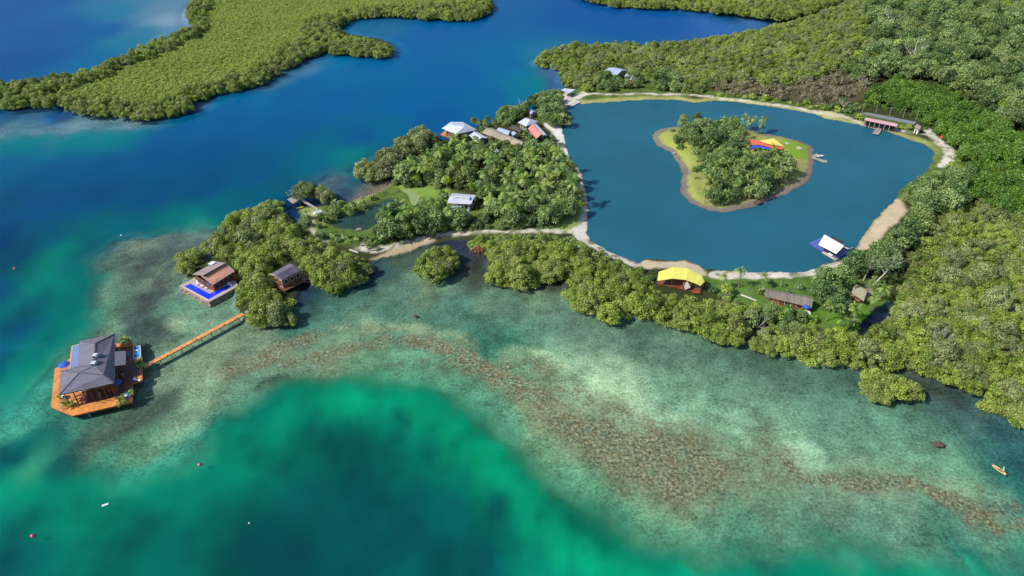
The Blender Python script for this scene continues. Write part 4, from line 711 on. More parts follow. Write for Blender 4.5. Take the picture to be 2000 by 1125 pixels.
for cat, zis in bycat.items():
    allp = [(Z[zi][2][i, 6], zi, i) for zi in zis for i in range(len(Z[zi][2])) if visible(Z[zi][2][i:i+1])[0]]
    allp.sort(reverse=True); chosen = {}
    for _, zi, i in allp[:CAPS[cat]]: chosen.setdefault(zi, []).append(i)
    rest = []
    for zi in zis:
        P = Z[zi][2]; kind = Z[zi][1]; rr = np.random.default_rng(zi+500); nv = len(KIND[kind]); sel = sorted(chosen.get(zi, []))
        vis = rr.integers(0, nv, len(P)); rots = rr.random(len(P))*6.283
        # rows from the front (bottom of the picture) and places from the left within a row
        ysorted = sorted(sel, key=lambda i: -P[i, 5]); rows_ = []
        for i in ysorted:
            if rows_ and rows_[-1][0]-P[i, 5] < max(10, P[i, 6]*1.1) and len(rows_[-1][1]) < 28: rows_[-1][1].append(i)
            else: rows_.append([P[i, 5], [i]])
        for rn, (_, ids) in enumerate(rows_):
            ids.sort(key=lambda i: P[i, 4]); one = len(rows_) == 1
            for k_, i in enumerate(ids):
                lab = "%s %s, %s, %s from left, %s row from front" % (Z[zi][4], NOUN[cat][1], Z[zi][3], ORD[k_], ORD[min(rn, 29)])
                if one: lab = "%s %s in %s, %s from the left" % (Z[zi][4], NOUN[cat][1], Z[zi][3], ORD[k_])
                x, y, h0, s = P[i, :4]; plant(cat, kind, int(vis[i]), x, y, max(h0-0.3, gz(x, y)-0.05) if kind != 'mangrove' else h0-0.3, s, rots[i], lab, "%ss in the %s" % (NOUN[cat][1], Z[zi][3]))
        for i in range(len(P)):
            if i not in set(sel): rest.append((P[i, 0], P[i, 1], P[i, 2]-0.3, P[i, 3], rots[i], kind, int(vis[i])))
    if cat in ('shrub', 'scrub', 'lime tree', 'palm', 'bush tree') and not rest: continue
    if not rest: continue
    kinds = sorted(set(q[5] for q in rest))
    me = bpy.data.meshes.new("forest_points"); me.from_pydata([q[:3] for q in rest], [], [])
    a = me.attributes.new("psc", 'FLOAT', 'POINT'); a.data.foreach_set("value", [q[3] for q in rest])
    a = me.attributes.new("prot", 'FLOAT', 'POINT'); a.data.foreach_set("value", [q[4] for q in rest])
    keys = [(k_, v_) for k_ in kinds for v_ in range(len(KIND[k_]))]
    a = me.attributes.new("pid", 'INT', 'POINT'); a.data.foreach_set("value", [keys.index((q[5], q[6])) for q in rest])
    nm = {'mangrove': 'mangrove_forest', 'tree': 'broadleaf_thicket', 'jungle tree': 'hillside_forest', 'low mangrove': 'low_mangrove_forest', 'shrub': 'shrubbery', 'scrub': 'dry_scrub', 'lime tree': 'lime_green_thicket', 'palm': 'palm_thicket', 'bush tree': 'deep_green_wood', 'undergrowth': 'undergrowth'}[cat]
    fo = link(nm, me); ng = bpy.data.node_groups.new(nm, 'GeometryNodeTree')
    ng.interface.new_socket("Geometry", in_out='INPUT', socket_type='NodeSocketGeometry'); ng.interface.new_socket("Geometry", in_out='OUTPUT', socket_type='NodeSocketGeometry')
    gi = ng.nodes.new("NodeGroupInput"); go = ng.nodes.new("NodeGroupOutput"); jo = ng.nodes.new("GeometryNodeJoinGeometry")
    def nat(n_, t_):
        q = ng.nodes.new("GeometryNodeInputNamedAttribute"); q.data_type = t_; q.inputs[0].default_value = n_; return q
    a_s = nat("psc", 'FLOAT'); a_r = nat("prot", 'FLOAT'); a_i = nat("pid", 'INT')
    cr = ng.nodes.new("ShaderNodeCombineXYZ"); ng.links.new(a_r.outputs[0], cr.inputs[2])
    for ki, (k_, v_) in enumerate(keys):
        v = KIND[k_][v_]
        if 'src' not in v: v['mesh_only'] = True
        ip = ng.nodes.new("GeometryNodeInstanceOnPoints"); cmpn = ng.nodes.new("FunctionNodeCompare"); cmpn.data_type = 'INT'; cmpn.operation = 'EQUAL'
        ng.links.new(a_i.outputs[0], cmpn.inputs[2]); cmpn.inputs[3].default_value = ki
        if 'src' in v:
            oi = ng.nodes.new("GeometryNodeObjectInfo"); oi.inputs[0].default_value = v['src']; src = oi.outputs['Geometry']
        else:
            # the first point of this shape is planted as a thing of its own and serves as source
            j = [n_ for n_, q in enumerate(rest) if q[5] == k_ and q[6] == v_]
            if not j: continue
            q = rest[j[0]]; t = plant(cat, k_, v_, q[0]+0.8, q[1]-0.8, q[2], q[3], 0.0, "tall crown standing proud of %s" % ("the low canopy on the far shoal" if cat == 'low mangrove' else "its neighbours"), "proud crowns in the far canopy")
            oi = ng.nodes.new("GeometryNodeObjectInfo"); oi.inputs[0].default_value = v['src']; src = oi.outputs['Geometry']
        ng.links.new(gi.outputs[0], ip.inputs['Points']); ng.links.new(cmpn.outputs[0], ip.inputs['Selection']); ng.links.new(src, ip.inputs['Instance'])
        ng.links.new(cr.outputs[0], ip.inputs['Rotation']); ng.links.new(a_s.outputs[0], ip.inputs['Scale']); ng.links.new(ip.outputs[0], jo.inputs[0])
    ng.links.new(jo.outputs[0], go.inputs[0]); md = fo.modifiers.new("forest", 'NODES'); md.node_group = ng
    tag(fo, {'mangrove': "unbroken olive mangrove canopy running on behind the nearer trees", 'low mangrove': "low bright green mangrove canopy covering the far shoal", 'undergrowth': "tangled green undergrowth filling the gaps beneath and between the trees"}.get(cat, "unbroken %s canopy running on behind the nearer ones" % NOUN[cat][0].replace('_', ' ')), NOUN[cat][1], kind="stuff")
print("PLANTS", {c: sum(len(Z[z_][2]) for z_ in zs) for c, zs in bycat.items()})

# ------------------------------------------------------------ structures
def crop(x0, y0, sc): return lambda u, v: (x0+u/sc, y0+v/sc)
Z1 = crop(90, 645, 6.62); Z2 = crop(340, 490, 9.375); Z3 = crop(500, 490, 9.371); Z4 = crop(850, 210, 7.032); Z5 = crop(1260, 200, 4.892); Z7 = crop(1020, 80, 5.113)
ZP = crop(1560, 440, 11.25); ZY = crop(1260, 500, 11.25); ZT = crop(1460, 540, 7.692); Z8 = crop(1600, 160, 5.627); ZG = crop(590, 330, 5.0); ZC = crop(540, 230, 4.5); ZW = crop(1900, 880, 18.75)
def V3(q, z_): return GV(q[0], q[1], z_)
M_SH = mat("grey_shingle", "706e7e", 0.85, 0.14, 0.5, stripe=(0.55, math.radians(90), 0.16)); M_RIDGE = mat("ridge_cap", "5e5c6c", 0.8, 0.1)
M_DECK = mat("orange_deck", "f09a44", 0.6, 0.22, 0.5, stripe=(0.28, math.radians(8), 0.26), dirt="b06a38"); M_DARKD = mat("dark_deck", "7a4a36", 0.6, 0.15, 0.7, stripe=(0.28, math.radians(8), 0.2))
M_WOODW = mat("walnut_wall", "8a5234", 0.6, 0.2, 1.2, stripe=(0.3, 0.3, 0.25)); M_POST = mat("brown_post", "7a4632", 0.6, 0.15); M_PILE = mat("pile_wood", "5e4a3c", 0.85, 0.2)
M_BLUER = mat("blue_grey_roof", "6478a8", 0.45, 0.08); M_WHITE = mat("white_paint", "f2f0ee", 0.5, 0.05); M_GLASS = mat("dark_glass", "26323c", 0.08, 0.1, spec=0.8)
M_BLUEF = mat("blue_fabric", "1f56c4", 0.8, 0.08); M_POOL = mat("pool_blue", "1438e0", 0.2, 0.10, 2.0, k=0.7); M_AQUA = mat("aqua_float", "45b8e0", 0.4, 0.1); M_TERRA = mat("planter_wood", "e08838", 0.6, 0.12)
M_METAL = mat("white_metal_roof", "d5d9e8", 0.35, 0.06, 0.3, stripe=(0.9, 0.4, 0.05), dirt="a5abb8"); M_METAL2 = mat("light_blue_metal", "b8c8e6", 0.35, 0.08, 0.3, stripe=(0.9, 0.2, 0.06)); M_TAN = mat("tan_roof", "b0a48c", 0.7, 0.1, 0.4, stripe=(1.1, 0.95, 0.2), dirt="8a8070")
M_TILE = mat("pink_tile", "dc9c80", 0.8, 0.16, 1.2, stripe=(0.7, math.radians(35), 0.18), dirt="a87868"); M_BRGREY = mat("weathered_shingle", "a08c88", 0.85, 0.16, 0.8, stripe=(0.5, math.radians(-55), 0.15)); M_STONE = mat("rubble_stone", "978474", 0.95, 0.5, 2.2, dirt="5a4c40"); M_PAVE = mat("paved_terrace", "bcaeaa", 0.85, 0.1, 0.8, stripe=(0.5, math.radians(35), 0.08))
M_CREAM = mat("cream_coping", "e8cfa0", 0.8, 0.08); M_ORW = mat("orange_wall", "e06a20", 0.6, 0.15); M_PURP = mat("plum_shingle", "6e6476", 0.85, 0.15, 0.8, stripe=(0.5, math.radians(-55), 0.18)); M_DARK = mat("dark_net", "4a4c48", 0.9, 0.15)
M_REDO = mat("salmon_roof", "e8968a", 0.6, 0.08, 0.6, stripe=(0.8, 0.3, 0.08)); M_PINK = mat("pink_roof", "d6aab0", 0.6, 0.08, 0.6, stripe=(0.9, -0.3, 0.08)); M_YEL = mat("yellow_canvas", "ece468", 0.7, 0.08, 0.3, stripe=(2.2, 0.4, 0.07), dirt="d6c860"); M_CONC = mat("concrete", "cfc8c2", 0.9, 0.08, 0.6, dirt="a09a90")
M_SLATE = mat("grey_court", "7f838c", 0.9, 0.14, 0.5, dirt="6f727a"); M_THATCH = mat("thatch", "8a8078", 0.95, 0.22, 1.5, stripe=(0.25, 0.1, 0.3), dirt="6f7a48"); M_THATCH2 = mat("old_thatch", "9c957a", 0.95, 0.22, 1.5, dirt="76854a"); M_RED = mat("red_canvas", "ea6a48", 0.7, 0.08, dirt="c85a40"); M_YEL2 = mat("pale_yellow_canvas", "eed86c", 0.7, 0.08, dirt="d8c468"); M_BLUEC = mat("blue_canvas", "2c54d4", 0.7, 0.08)
M_PLAT = mat("blue_pontoon", "5668b4", 0.5, 0.12); M_GREYW = mat("grey_board", "a89e92", 0.85, 0.18, 1.0, stripe=(0.3, 0.5, 0.2)); M_YELP = mat("yellow_plastic", "f0dc30", 0.4, 0.05); M_ORP = mat("orange_plastic", "e8582c", 0.5, 0.08); M_PINKB = mat("pink_buoy", "e0607a", 0.4, 0.06); M_ROCK = mat("dark_rock", "5c463c", 0.95, 0.3, 2.0); M_PROCK = mat("pale_rock", "b8b2a4", 0.95, 0.2, 2.0); M_SKIN = mat("skin", "9a6a4c", 0.6, 0.05); M_CANOE = mat("canoe_wood", "e6c888", 0.5, 0.1, 1.5); M_PUR = mat("violet_cushion", "6a4fae", 0.8, 0.08); M_INSIDE = mat("canoe_inside", "7a6038", 0.7, 0.15); M_LILAC = mat("lilac_hull", "a8a4d8", 0.4, 0.06); M_SHIRT = mat("white_shirt", "eceaf2", 0.8, 0.04)
M_NET = mat("net_green", "7f9a86", 0.9, 0.1)

def cen(pts): return sum((Vector(p) for p in pts), Vector((0, 0, 0)))/len(pts)
def shrink(pts, d):
    "move a footprint inwards by d metres"
    c = cen([(p[0], p[1], 0) for p in pts]); out = []
    for p in pts:
        v = Vector((p[0]-c.x, p[1]-c.y, 0)); l = v.length; v = v*(max(l-d*1.3, 0.3)/l); out.append((c.x+v.x, c.y+v.y))
    return out
def wallring(par, fp, z0, z1, m, name="wall", th=0.14):
    b = MB(); n = len(fp)
    for i in range(n):
        a = Vector((*fp[i], 0)); e = Vector((*fp[(i+1) % n], 0)); d = (e-a).normalized()*th*0.49
        b.bar((a.x+d.x, a.y+d.y, (z0+z1)/2), (e.x-d.x, e.y-d.y, (z0+z1)/2), th, z1-z0)
    return b.build(name, m, par)
def openings(par, a, b, z0, z1, n, frac=0.6, door=None, fm=None):
    a = Vector((*a, 0)); b = Vector((*b, 0)); L_ = (b-a).length; d = (b-a)/L_
    for i in range(n):
        c = a+d*L_*(i+0.5)/n; h = d*L_*frac/n/2; isd = door == i
        lo = z0+0.05 if isd else z0+(z1-z0)*0.35; hi = z1-(z1-z0)*0.15
        f = MB(); f.bar((c-h)+Vector((0, 0, (lo+hi)/2)), (c+h)+Vector((0, 0, (lo+hi)/2)), 0.20, hi-lo); fo_ = f.build("door" if isd else "window", fm or M_WHITE, par)
        g = MB(); g.bar((c-h*0.86)+Vector((0, 0, (lo+hi)/2)), (c+h*0.86)+Vector((0, 0, (lo+hi)/2)), 0.26, (hi-lo)*0.84); o = g.build("pane" if not isd else "door_panel", M_GLASS if not isd else M_WOODW, None); o.parent = fo_; o.location = -Vector(par.location)
def root_at(name, label, cat, pts, z0=0.0, group=None):
    c = cen([(p[0], p[1], 0) for p in pts]); return thing(name, label, cat, (c.x, c.y, z0), 0, group)
def building(name, label, q, ze, zr, z0, mroof, mwall, typ='gable', over=0.7, wins=3, piles=False, cat="house", extra=None, wall=True, group=None):
    "q: four surveyed eave corners a,b,c,d (ridge runs from a-d side to b-c side)"
    E = [V3(p, ze) for p in q]; r_ = root_at(name, label, cat, E, z0, group); a, b, c, d = E
    b_ = MB()
    if typ == 'mono':
        b_.slab([a, b, Vector((c.x, c.y, zr)), Vector((d.x, d.y, zr))], 0.14)
    else:
        m1 = (a+d)/2; m2 = (b+c)/2; m1.z = m2.z = zr
        if typ == 'hip': m1, m2 = m1.lerp(m2, 0.24), m2.lerp(m1, 0.24)
        b_.slab([a, b, m2, m1], 0.14); b_.slab([m1, m2, c, d], 0.14)
        if typ == 'hip': b_.slab([a, m1, d], 0.14); b_.slab([b, c, m2], 0.14)
        rc = MB(); rc.bar(m1+Vector((0, 0, .06)), m2+Vector((0, 0, .06)), 0.34, 0.10)
    ro = b_.build("roof", mroof, r_)
    if typ != 'mono': o = rc.build("ridge_cap", mroof, r_)
    for i in range(4):
        p, q_ = E[i].copy(), E[(i+1) % 4].copy()
        if typ == 'gable' and i in (1, 3): continue
        if typ == 'mono' and i >= 1: continue
        MB().bar(p-Vector((0, 0, .10)), q_-Vector((0, 0, .10)), 0.09, 0.22).build("fascia", M_POST, r_)
    fp = shrink(E, over); zt = ze-0.12
    if wall:
        wallring(r_, fp, z0, zt, mwall)
        if typ == 'gable':
            g = MB()
            for i, j, mm in ((0, 3, m1), (1, 2, m2)):
                p = Vector((*fp[i], zt)); s_ = Vector((*fp[j], zt)); t_ = (p+s_)/2; t_.z = zr-0.35; n_ = (Vector((c.x-d.x, c.y-d.y, 0))).normalized()*0.1
                g.add([p, s_, t_, p+n_, s_+n_, t_+n_], [(0, 1, 2), (5, 4, 3), (0, 3, 4, 1), (1, 4, 5, 2), (2, 5, 3, 0)])
            g.build("gable_wall", mwall, r_)
        # walls facing the viewer get openings, others too
        for i in range(4):
            p, s_ = fp[i], fp[(i+1) % 4]; L_ = math.hypot(p[0]-s_[0], p[1]-s_[1]); n = max(1, min(wins, int(L_/2.2))); openings(r_, p, s_, z0, zt, n, 0.5, door=0 if i % 2 == 0 else None)
    else:
        for p in fp: MB().cyl((*p, z0), (*p, zt), 0.12).build("post", M_POST, r_)
    if piles:
        for i in range(4):
            for t in (0, 0.5):
                x = fp[i][0]*(1-t)+fp[(i+1) % 4][0]*t; y = fp[i][1]*(1-t)+fp[(i+1) % 4][1]*t; MB().cyl((x, y, -1.5), (x, y, z0), 0.16).build("pile", M_PILE, r_)
    return r_, fp, E

# small furniture makers, at the origin; placed or copied afterwards
def place(o, q, z_, rz=0.0): x, y = G(q[0], q[1], z_); o.location = (x, y, z_); o.rotation_euler = (0, 0, rz); return o
def lounger(label, cushion, group=None, frame=None, cat="lounger"):
    t = thing("sun_lounger", label, cat, group=group); f = frame or M_WHITE
    MB().box(0, 0, 0.28, 0.7, 1.9, 0.08).build("frame", f, t, False)
    for sx in (-.3, .3):
        for sy in (-.8, .8): MB().box(sx, sy, 0.12, 0.06, 0.06, 0.24).build("leg", f, t, False)
    MB().box(0, -0.25, 0.37, 0.64, 1.3, 0.10).build("seat_cushion", cushion, t, False, bevel=0.03); MB().box(0, 0.66, 0.55, 0.64, 0.75, 0.10, rx=math.radians(35)).build("backrest", cushion, t, False, bevel=0.03)
    return t
def parasol(label, m, r=1.5, h=2.5):
    t = thing("parasol", label, "parasol"); MB().cyl((0, 0, 0), (0, 0, h), 0.04).build("pole", M_WHITE, t, False); MB().cyl((0, 0, 0), (0, 0, 0.1), 0.3, 0.28, 12).build("base", M_CONC, t, False)
    b = MB(); n = 8; P = [Vector((r*math.cos(6.283*i/n), r*math.sin(6.283*i/n), h-0.45)) for i in range(n)]; tp_ = Vector((0, 0, h+0.1)); Q = [(p+tp_)/2+Vector((0, 0, .07)) for p in P]
    vs = P+Q+[tp_]; b.add(vs, [(i, (i+1) % n, n+(i+1) % n, n+i) for i in range(n)]+[(n+i, n+(i+1) % n, 2*n) for i in range(n)]); o = b.build("canopy", m, t, False); sf = o.modifiers.new("thick", 'SOLIDIFY'); sf.thickness = 0.03
    for i in range(n): MB().bar(tp_*0.98, P[i]-Vector((0, 0, .02)), 0.02).build("rib", M_WHITE, t, False)
    return t
def potplant(label, s=1.0, kind='plume', m=None, group=None):
    t = thing("potted_plant", label, "plant", group=group); MB().cyl((0, 0, 0), (0, 0, 0.5), 0.26, 0.36, 12).build("pot", M_TERRA, t, False)
    V, T = palm_crown(int(s*100) % 17, 0.9, 14, 1.3*s); o = link("fronds", foliage_mesh("fronds", V, T, m or L_PALM), t); MB().cyl((0, 0, .4), (0, 0, 1.0), 0.06, 0.04, 6).build("stem", BARK, t, False); return t
def chair(label, m, group=None):
    t = thing("chair", label, "chair", group=group); MB().box(0, 0, 0.45, 0.5, 0.5, 0.06).build("seat", m, t, False); MB().box(0, 0.24, 0.75, 0.5, 0.05, 0.55, rx=math.radians(-8)).build("backrest", m, t, False)
    for sx in (-.21, .21):
        for sy in (-.21, .21): MB().box(sx, sy, 0.21, 0.05, 0.05, 0.42).build("leg", m, t, False)
    return t
def table(label, m, r=0.6, h=0.74):
    t = thing("table", label, "table"); MB().cyl((0, 0, h-.04), (0, 0, h), r, r, 16).build("tabletop", m, t, False); MB().cyl((0, 0, 0), (0, 0, h-.04), 0.05).build("leg", m, t, False); MB().cyl((0, 0, 0), (0, 0, .04), r*.5, r*.5, 12).build("base", m, t, False); return t

# ---- house on the reef
DZ = 1.25; EZ = 5.6
hs = thing("overwater_house", "large overwater house with grey shingled hip roof and orange timber deck on piles", "house", (*G(180, 745, DZ), 0.0))
deck_q = [(62, 995), (345, 1105), (1120, 925), (1120, 690), (1245, 660), (1245, 370), (1215, 345), (1222, 190), (1120, 205), (1115, 170), (945, 172), (885, 165), (330, 200), (305, 370), (112, 500)]
dk = [G(*Z1(*p), DZ) for p in deck_q]
b = MB(); b.prism(dk, DZ-0.14, DZ); b.build("deck", M_DECK, hs)
b = MB(); n = len(dk)
for i in range(n): b.bar((*dk[i], DZ-0.3), (*dk[(i+1) % n], DZ-0.3), 0.12, 0.34)
b.build("deck_beam", M_POST, hs)
inner = [G(*Z1(*p), DZ) for p in ((1000, 185), (1110, 230), (1130, 380), (1225, 400), (1235, 590), (1120, 640), (1105, 800), (900, 860), (470, 965), (450, 900), (300, 880), (880, 600), (885, 200))]
inner_a = [G(*Z1(*p), DZ) for p in ((300, 882), (450, 850), (452, 972), (905, 868), (1105, 790), (1118, 690), (1235, 590), (1238, 430), (1130, 415), (1120, 225), (890, 210), (885, 640))]
MB().prism(inner_a, DZ-0.01, DZ+0.03).build("shade_painted_deck", M_DARKD, hs)  # darker boards, with the roof's cast shadow painted into their outline and colour
for x, y in shrink(dk, 1.6): MB().cyl((x, y, -2.2), (x, y, DZ-0.14), 0.13).build("pile", M_PILE, hs)
for u_, v_ in ((480, 990), (620, 960), (780, 920), (950, 885), (160, 850), (150, 700), (700, 850), (500, 800), (900, 700), (1000, 500), (800, 400), (600, 300), (500, 600)):
    x, y = G(*Z1(u_, v_), DZ); MB().cyl((x, y, -2.2), (x, y, DZ-0.14), 0.16).build("pile", M_PILE, hs)
def q1(u_, v_, z_): return V3(Z1(u_, v_), z_)
A = q1(165, 835, EZ); B = q1(880, 680, EZ); Cc = q1(885, 45, EZ); D = q1(437, 140, EZ); E_ = q1(415, 470, EZ); F_ = q1(190, 525, EZ); R1 = q1(630, 172, 7.7); R2 = q1(630, 455, 7.7); R3 = q1(430, 545, 7.3); R4 = q1(740, 575, 7.3)
b = MB()
for f in ((D, E_, R2, R1), (D, R1, Cc), (Cc, R1, R2, R4), (Cc, R4, B), (A, R3, R4, B), (A, F_, R3), (F_, E_, R2, R3), (R2, R3, R4)): b.slab(f, 0.16)
ro = b.build("roof", M_SH, hs)
for p, q in ((R1, R2), (R1, D), (R1, Cc), (R3, A), (R3, F_), (R4, B), (R3, R4), (R2, R3), (R2, E_)):
    o = MB().bar(p+Vector((0, 0, .05)), q+Vector((0, 0, .05)), 0.28, 0.10).build("ridge_cap", M_RIDGE, hs)
b = MB()
for p, q in ((A, B), (B, Cc), (Cc, D), (D, E_), (E_, F_), (F_, A)): b.bar(p-Vector((0, 0, .14)), q-Vector((0, 0, .14)), 0.1, 0.26)
b.build("fascia", M_RIDGE, hs)
b = MB(); b.slab([q1(888, 273, 5.75), q1(1030, 268, 5.2), q1(1030, 445, 5.2), q1(888, 462, 5.75)], 0.14); b.build("porch_roof", M_SH, hs)
for u_, v_ in ((1018, 285), (1018, 435)):
    x, y = G(*Z1(u_, v_), 5.1); MB().cyl((x, y, DZ), (x, y, 5.1), 0.11).build("post", M_POST, hs)
b = MB(); b.slab([q1(430, 180, 5.5), q1(345, 203, 4.7), q1(312, 495, 4.7), q1(420, 492, 5.5)], 0.1); b.build("side_roof", M_BLUER, hs)
b = MB(); b.bar(q1(345, 203, 4.76), q1(430, 180, 5.56), 0.14, 0.1); b.bar(q1(345, 203, 4.76), q1(312, 495, 4.76), 0.14, 0.1); b.build("gutter", M_CONC, hs)
up = shrink([D, Cc, B, q1(415, 600, EZ)], 1.0); wallring(hs, up, DZ+.03, EZ-0.1, M_WOODW)
for i in range(4): openings(hs, up[i], up[(i+1) % 4], DZ, EZ-0.6, 4, 0.62, door=1, fm=M_POST)
sidew = [G(*Z1(*p), 4.7) for p in ((352, 212), (425, 190), (415, 480), (322, 485))]; wallring(hs, sidew, DZ+.03, 4.55, M_BLUER, "side_wall")
# veranda posts, rail and roof skylights
vA, vB = A.lerp(B, 0.04), A.lerp(B, 0.97)
for k in range(7):
    p = vA.lerp(vB, k/6); c = cen([A, B, R3, R4]); p = p+(Vector((c.x, c.y, 0))-Vector((p.x, p.y, 0))).normalized()*0.6
    MB().cyl((p.x, p.y, DZ), (p.x, p.y, EZ-0.2), 0.13).build("post", M_POST, hs)
MB().bar((*G(*Z1(330, 905), DZ+1.0), DZ+1.0), (*G(*Z1(690, 812), DZ+1.0), DZ+1.0), 0.1, 0.08).build("rail", M_POST, hs); MB().bar((*G(*Z1(700, 812), DZ+1.0), DZ+1.0), (*G(*Z1(868, 768), DZ+1.0), DZ+1.0), 0.1, 0.08).build("rail", M_POST, hs)
for k in range(9):
    u_ = 330+k*67; v_ = 905-(u_-330)*0.255; x, y = G(*Z1(u_, v_), DZ+1.0); MB().box(x, y, DZ+0.5, 0.09, 0.09, 1.0).build("rail_post", M_POST, hs)
for u0, v0, u1_, v1_ in ((840, 690, 885, 825), (690, 800, 705, 880), (590, 830, 600, 870), (500, 850, 520, 890), (810, 780, 820, 810)):
    MB().bar((*G(*Z1(u0, v0), 4.6), 4.6), (*G(*Z1(u1_, v1_), 2.2), 2.2), 0.12).build("brace", M_POST, hs)
for u_, v_ in ((640, 325), (620, 425)):
    p = q1(u_, v_, 7.85); 
    b = MB(); b.box(p.x, p.y, 7.85, 1.0, 1.4, 0.8); o = b.build("roof_vent", M_METAL, hs, bevel=0.04)
    g = MB(); g.box(p.x-0.05, p.y-0.72, 7.9, 0.7, 0.08, 0.5); g.box(p.x-0.1, p.y+0.72, 8.2, 1.1, 0.5, 0.1); o2 = g.build("louvre", M_GLASS, None); o2.parent = o; o2.location = -Vector(hs.location)
b = MB(); p0 = V3(Z1(530, 1050), DZ); p1 = V3(Z1(560, 1112), -0.2)
for s_ in (-.35, .35): b.bar(p0+Vector((s_, 0, 0)), p1+Vector((s_, 0, 0)), 0.1)
for k in range(6): c = p0.lerp(p1, k/5); b.box(c.x, c.y, c.z, 0.8, 0.22, 0.05)
b.build("swim_ladder", M_GREYW, hs)
# plunge pool on the right edge, raised planters
P4 = [G(*Z1(*p), DZ+.5) for p in ((1130, 212), (1215, 200), (1222, 350), (1132, 375))]
b = MB(); n = 4
for i in range(4): b.bar((*P4[i], DZ+.25), (*P4[(i+1) % 4], DZ+.25), 0.22, 0.5)
pw = b.build("plunge_pool", M_CONC, hs); o = MB().prism(shrink(P4, 0.1), DZ+.1, DZ+.42).build("pool_water", M_AQUA, None); o.parent = pw; o.location = -Vector(hs.location)
for qq in (((948, 172), (1112, 170), (1114, 202), (1040, 212), (950, 218)), ((1140, 378), (1240, 352), (1240, 402), (1142, 422)), ((1140, 600), (1245, 585), (1240, 640), (1140, 630)), ((1010, 870), (1110, 860), (1118, 905), (1012, 925))):
    MB().prism([G(*Z1(*p), DZ+.45) for p in qq], DZ, DZ+.45).build("planter_bench", M_TERRA, hs)
place(parasol("open blue parasol on the left deck edge of the overwater house", M_BLUEF, 1.5), Z1(252, 485), DZ+1.0).location.z = DZ
place(parasol("open royal blue parasol in the shade right of the veranda", M_BLUEF, 1.4), Z1(912, 722), DZ+1.0).location.z = DZ
x_ = 0
for (u_, v_), s_, lb in (((250, 960), 1.3, "spreading dark green potted plant at the front left deck corner"), ((310, 965), 1.1, "potted plant half in shade beside the front left corner plant"), ((970, 912), 1.5, "spiky potted palm beside the front right sofa"), ((1092, 828), 1.1, "round green potted plant behind the white sofa"), ((1020, 155), 1.5, "tall potted palm on the rear planter bench"), ((1085, 160), 1.0, "small dark potted plant at the rear deck corner"), ((1218, 430), 1.4, "trailing potted palm by the boardwalk landing")):
    place(potplant(lb, s_), Z1(u_, v_), DZ+0.6).location.z = DZ+(0.45 if v_ < 200 else 0)
lg = lounger("white cushioned lounger with dark pillow on the right planter bench", M_WHITE, frame=M_GREYW); place(lg, Z1(1180, 640), DZ+.4, math.radians(80)).location.z = DZ+.02
sf = thing("outdoor_sofa", "white and violet outdoor sofa at the front right deck corner", "sofa"); MB().box(0, 0, 0.22, 1.9, 0.9, 0.44).build("base", M_PUR, sf, False); MB().box(-.45, -.05, 0.5, 0.9, 0.75, 0.14).build("seat_cushion", M_WHITE, sf, False, bevel=.04); MB().box(.5, -.05, 0.5, 0.8, 0.75, 0.14).build("seat_cushion", M_PUR, sf, False, bevel=.04); MB().box(-.3, .42, 0.72, 1.2, 0.16, 0.4).build("backrest", M_AQUA, sf, False, bevel=.04)
place(sf, Z1(1060, 870), DZ+.3, 0.15).location.z = DZ+.45
mc = mat("maroon_fabric", "7a3458", 0.8, 0.1)
for i_, (u_, v_, lb) in enumerate(((405, 900, "maroon armchair on the front deck, left of its twin"), (455, 890, "maroon armchair on the front deck, right of its twin"))): place(chair(lb, mc), Z1(u_, v_), DZ+.4, 2.8).location.z = DZ+.03
place(table("white table on the shaded left corner of the deck", M_WHITE, 0.7), Z1(215, 850), DZ+.7).location.z = DZ
for (u_, v_, lb, m_) in ((165, 875, "yellow chair left of the white deck table", M_YELP), (200, 885, "dark chair in front of the white deck table", M_DARK), (240, 880, "dark chair at the right of the white deck table", M_DARK), (450, 790, "white veranda chair behind the long front rail", M_WHITE), (475, 785, "white veranda chair beside the dining table", M_WHITE), (640, 745, "white chair under the middle of the veranda roof", M_WHITE), (668, 742, "white chair right of the veranda middle", M_WHITE)): place(chair(lb, m_), Z1(u_, v_), DZ+.4, 1.0).location.z = DZ
place(table("small glass table on the shaded right deck", M_GREYW, 0.55), Z1(990, 570), DZ+.7).location.z = DZ+.03
place(chair("dark chair beside the small glass deck table", M_DARK), Z1(965, 545), DZ+.4, 1.2).location.z = DZ+.03
bl = thing("round_float", "round turquoise swim float leaning by the porch roof", "float"); b = MB(); n = 14
for i in range(n): a0 = 6.283*i/n; a1 = 6.283*(i+1)/n; b.cyl((0.5*math.cos(a0), 0.5*math.sin(a0), .15), (0.5*math.cos(a1), 0.5*math.sin(a1), .15), 0.16, 0.16, 6, False)
b.build("tube", M_AQUA, bl, False); place(bl, Z1(1045, 318), DZ+.2).location.z = DZ+.03
for (u_, v_, lb, m_) in ((1165, 232, "blue pool float at the far end of the plunge pool", M_BLUEF), (1170, 262, "white pool float between two blue ones", M_WHITE), (1168, 330, "royal blue pool float near the plunge pool's near end", M_BLUEF)):
    t = thing("pool_float", lb, "float"); MB().box(0, 0, .08, 1.0, 0.5, .14).build("air_bed", m_, t, False, bevel=.05); MB().box(-.42, 0, .2, .16, .46, .12).build("pillow", m_, t, False, bevel=.04); place(t, Z1(u_, v_), DZ+.42, 0.1)

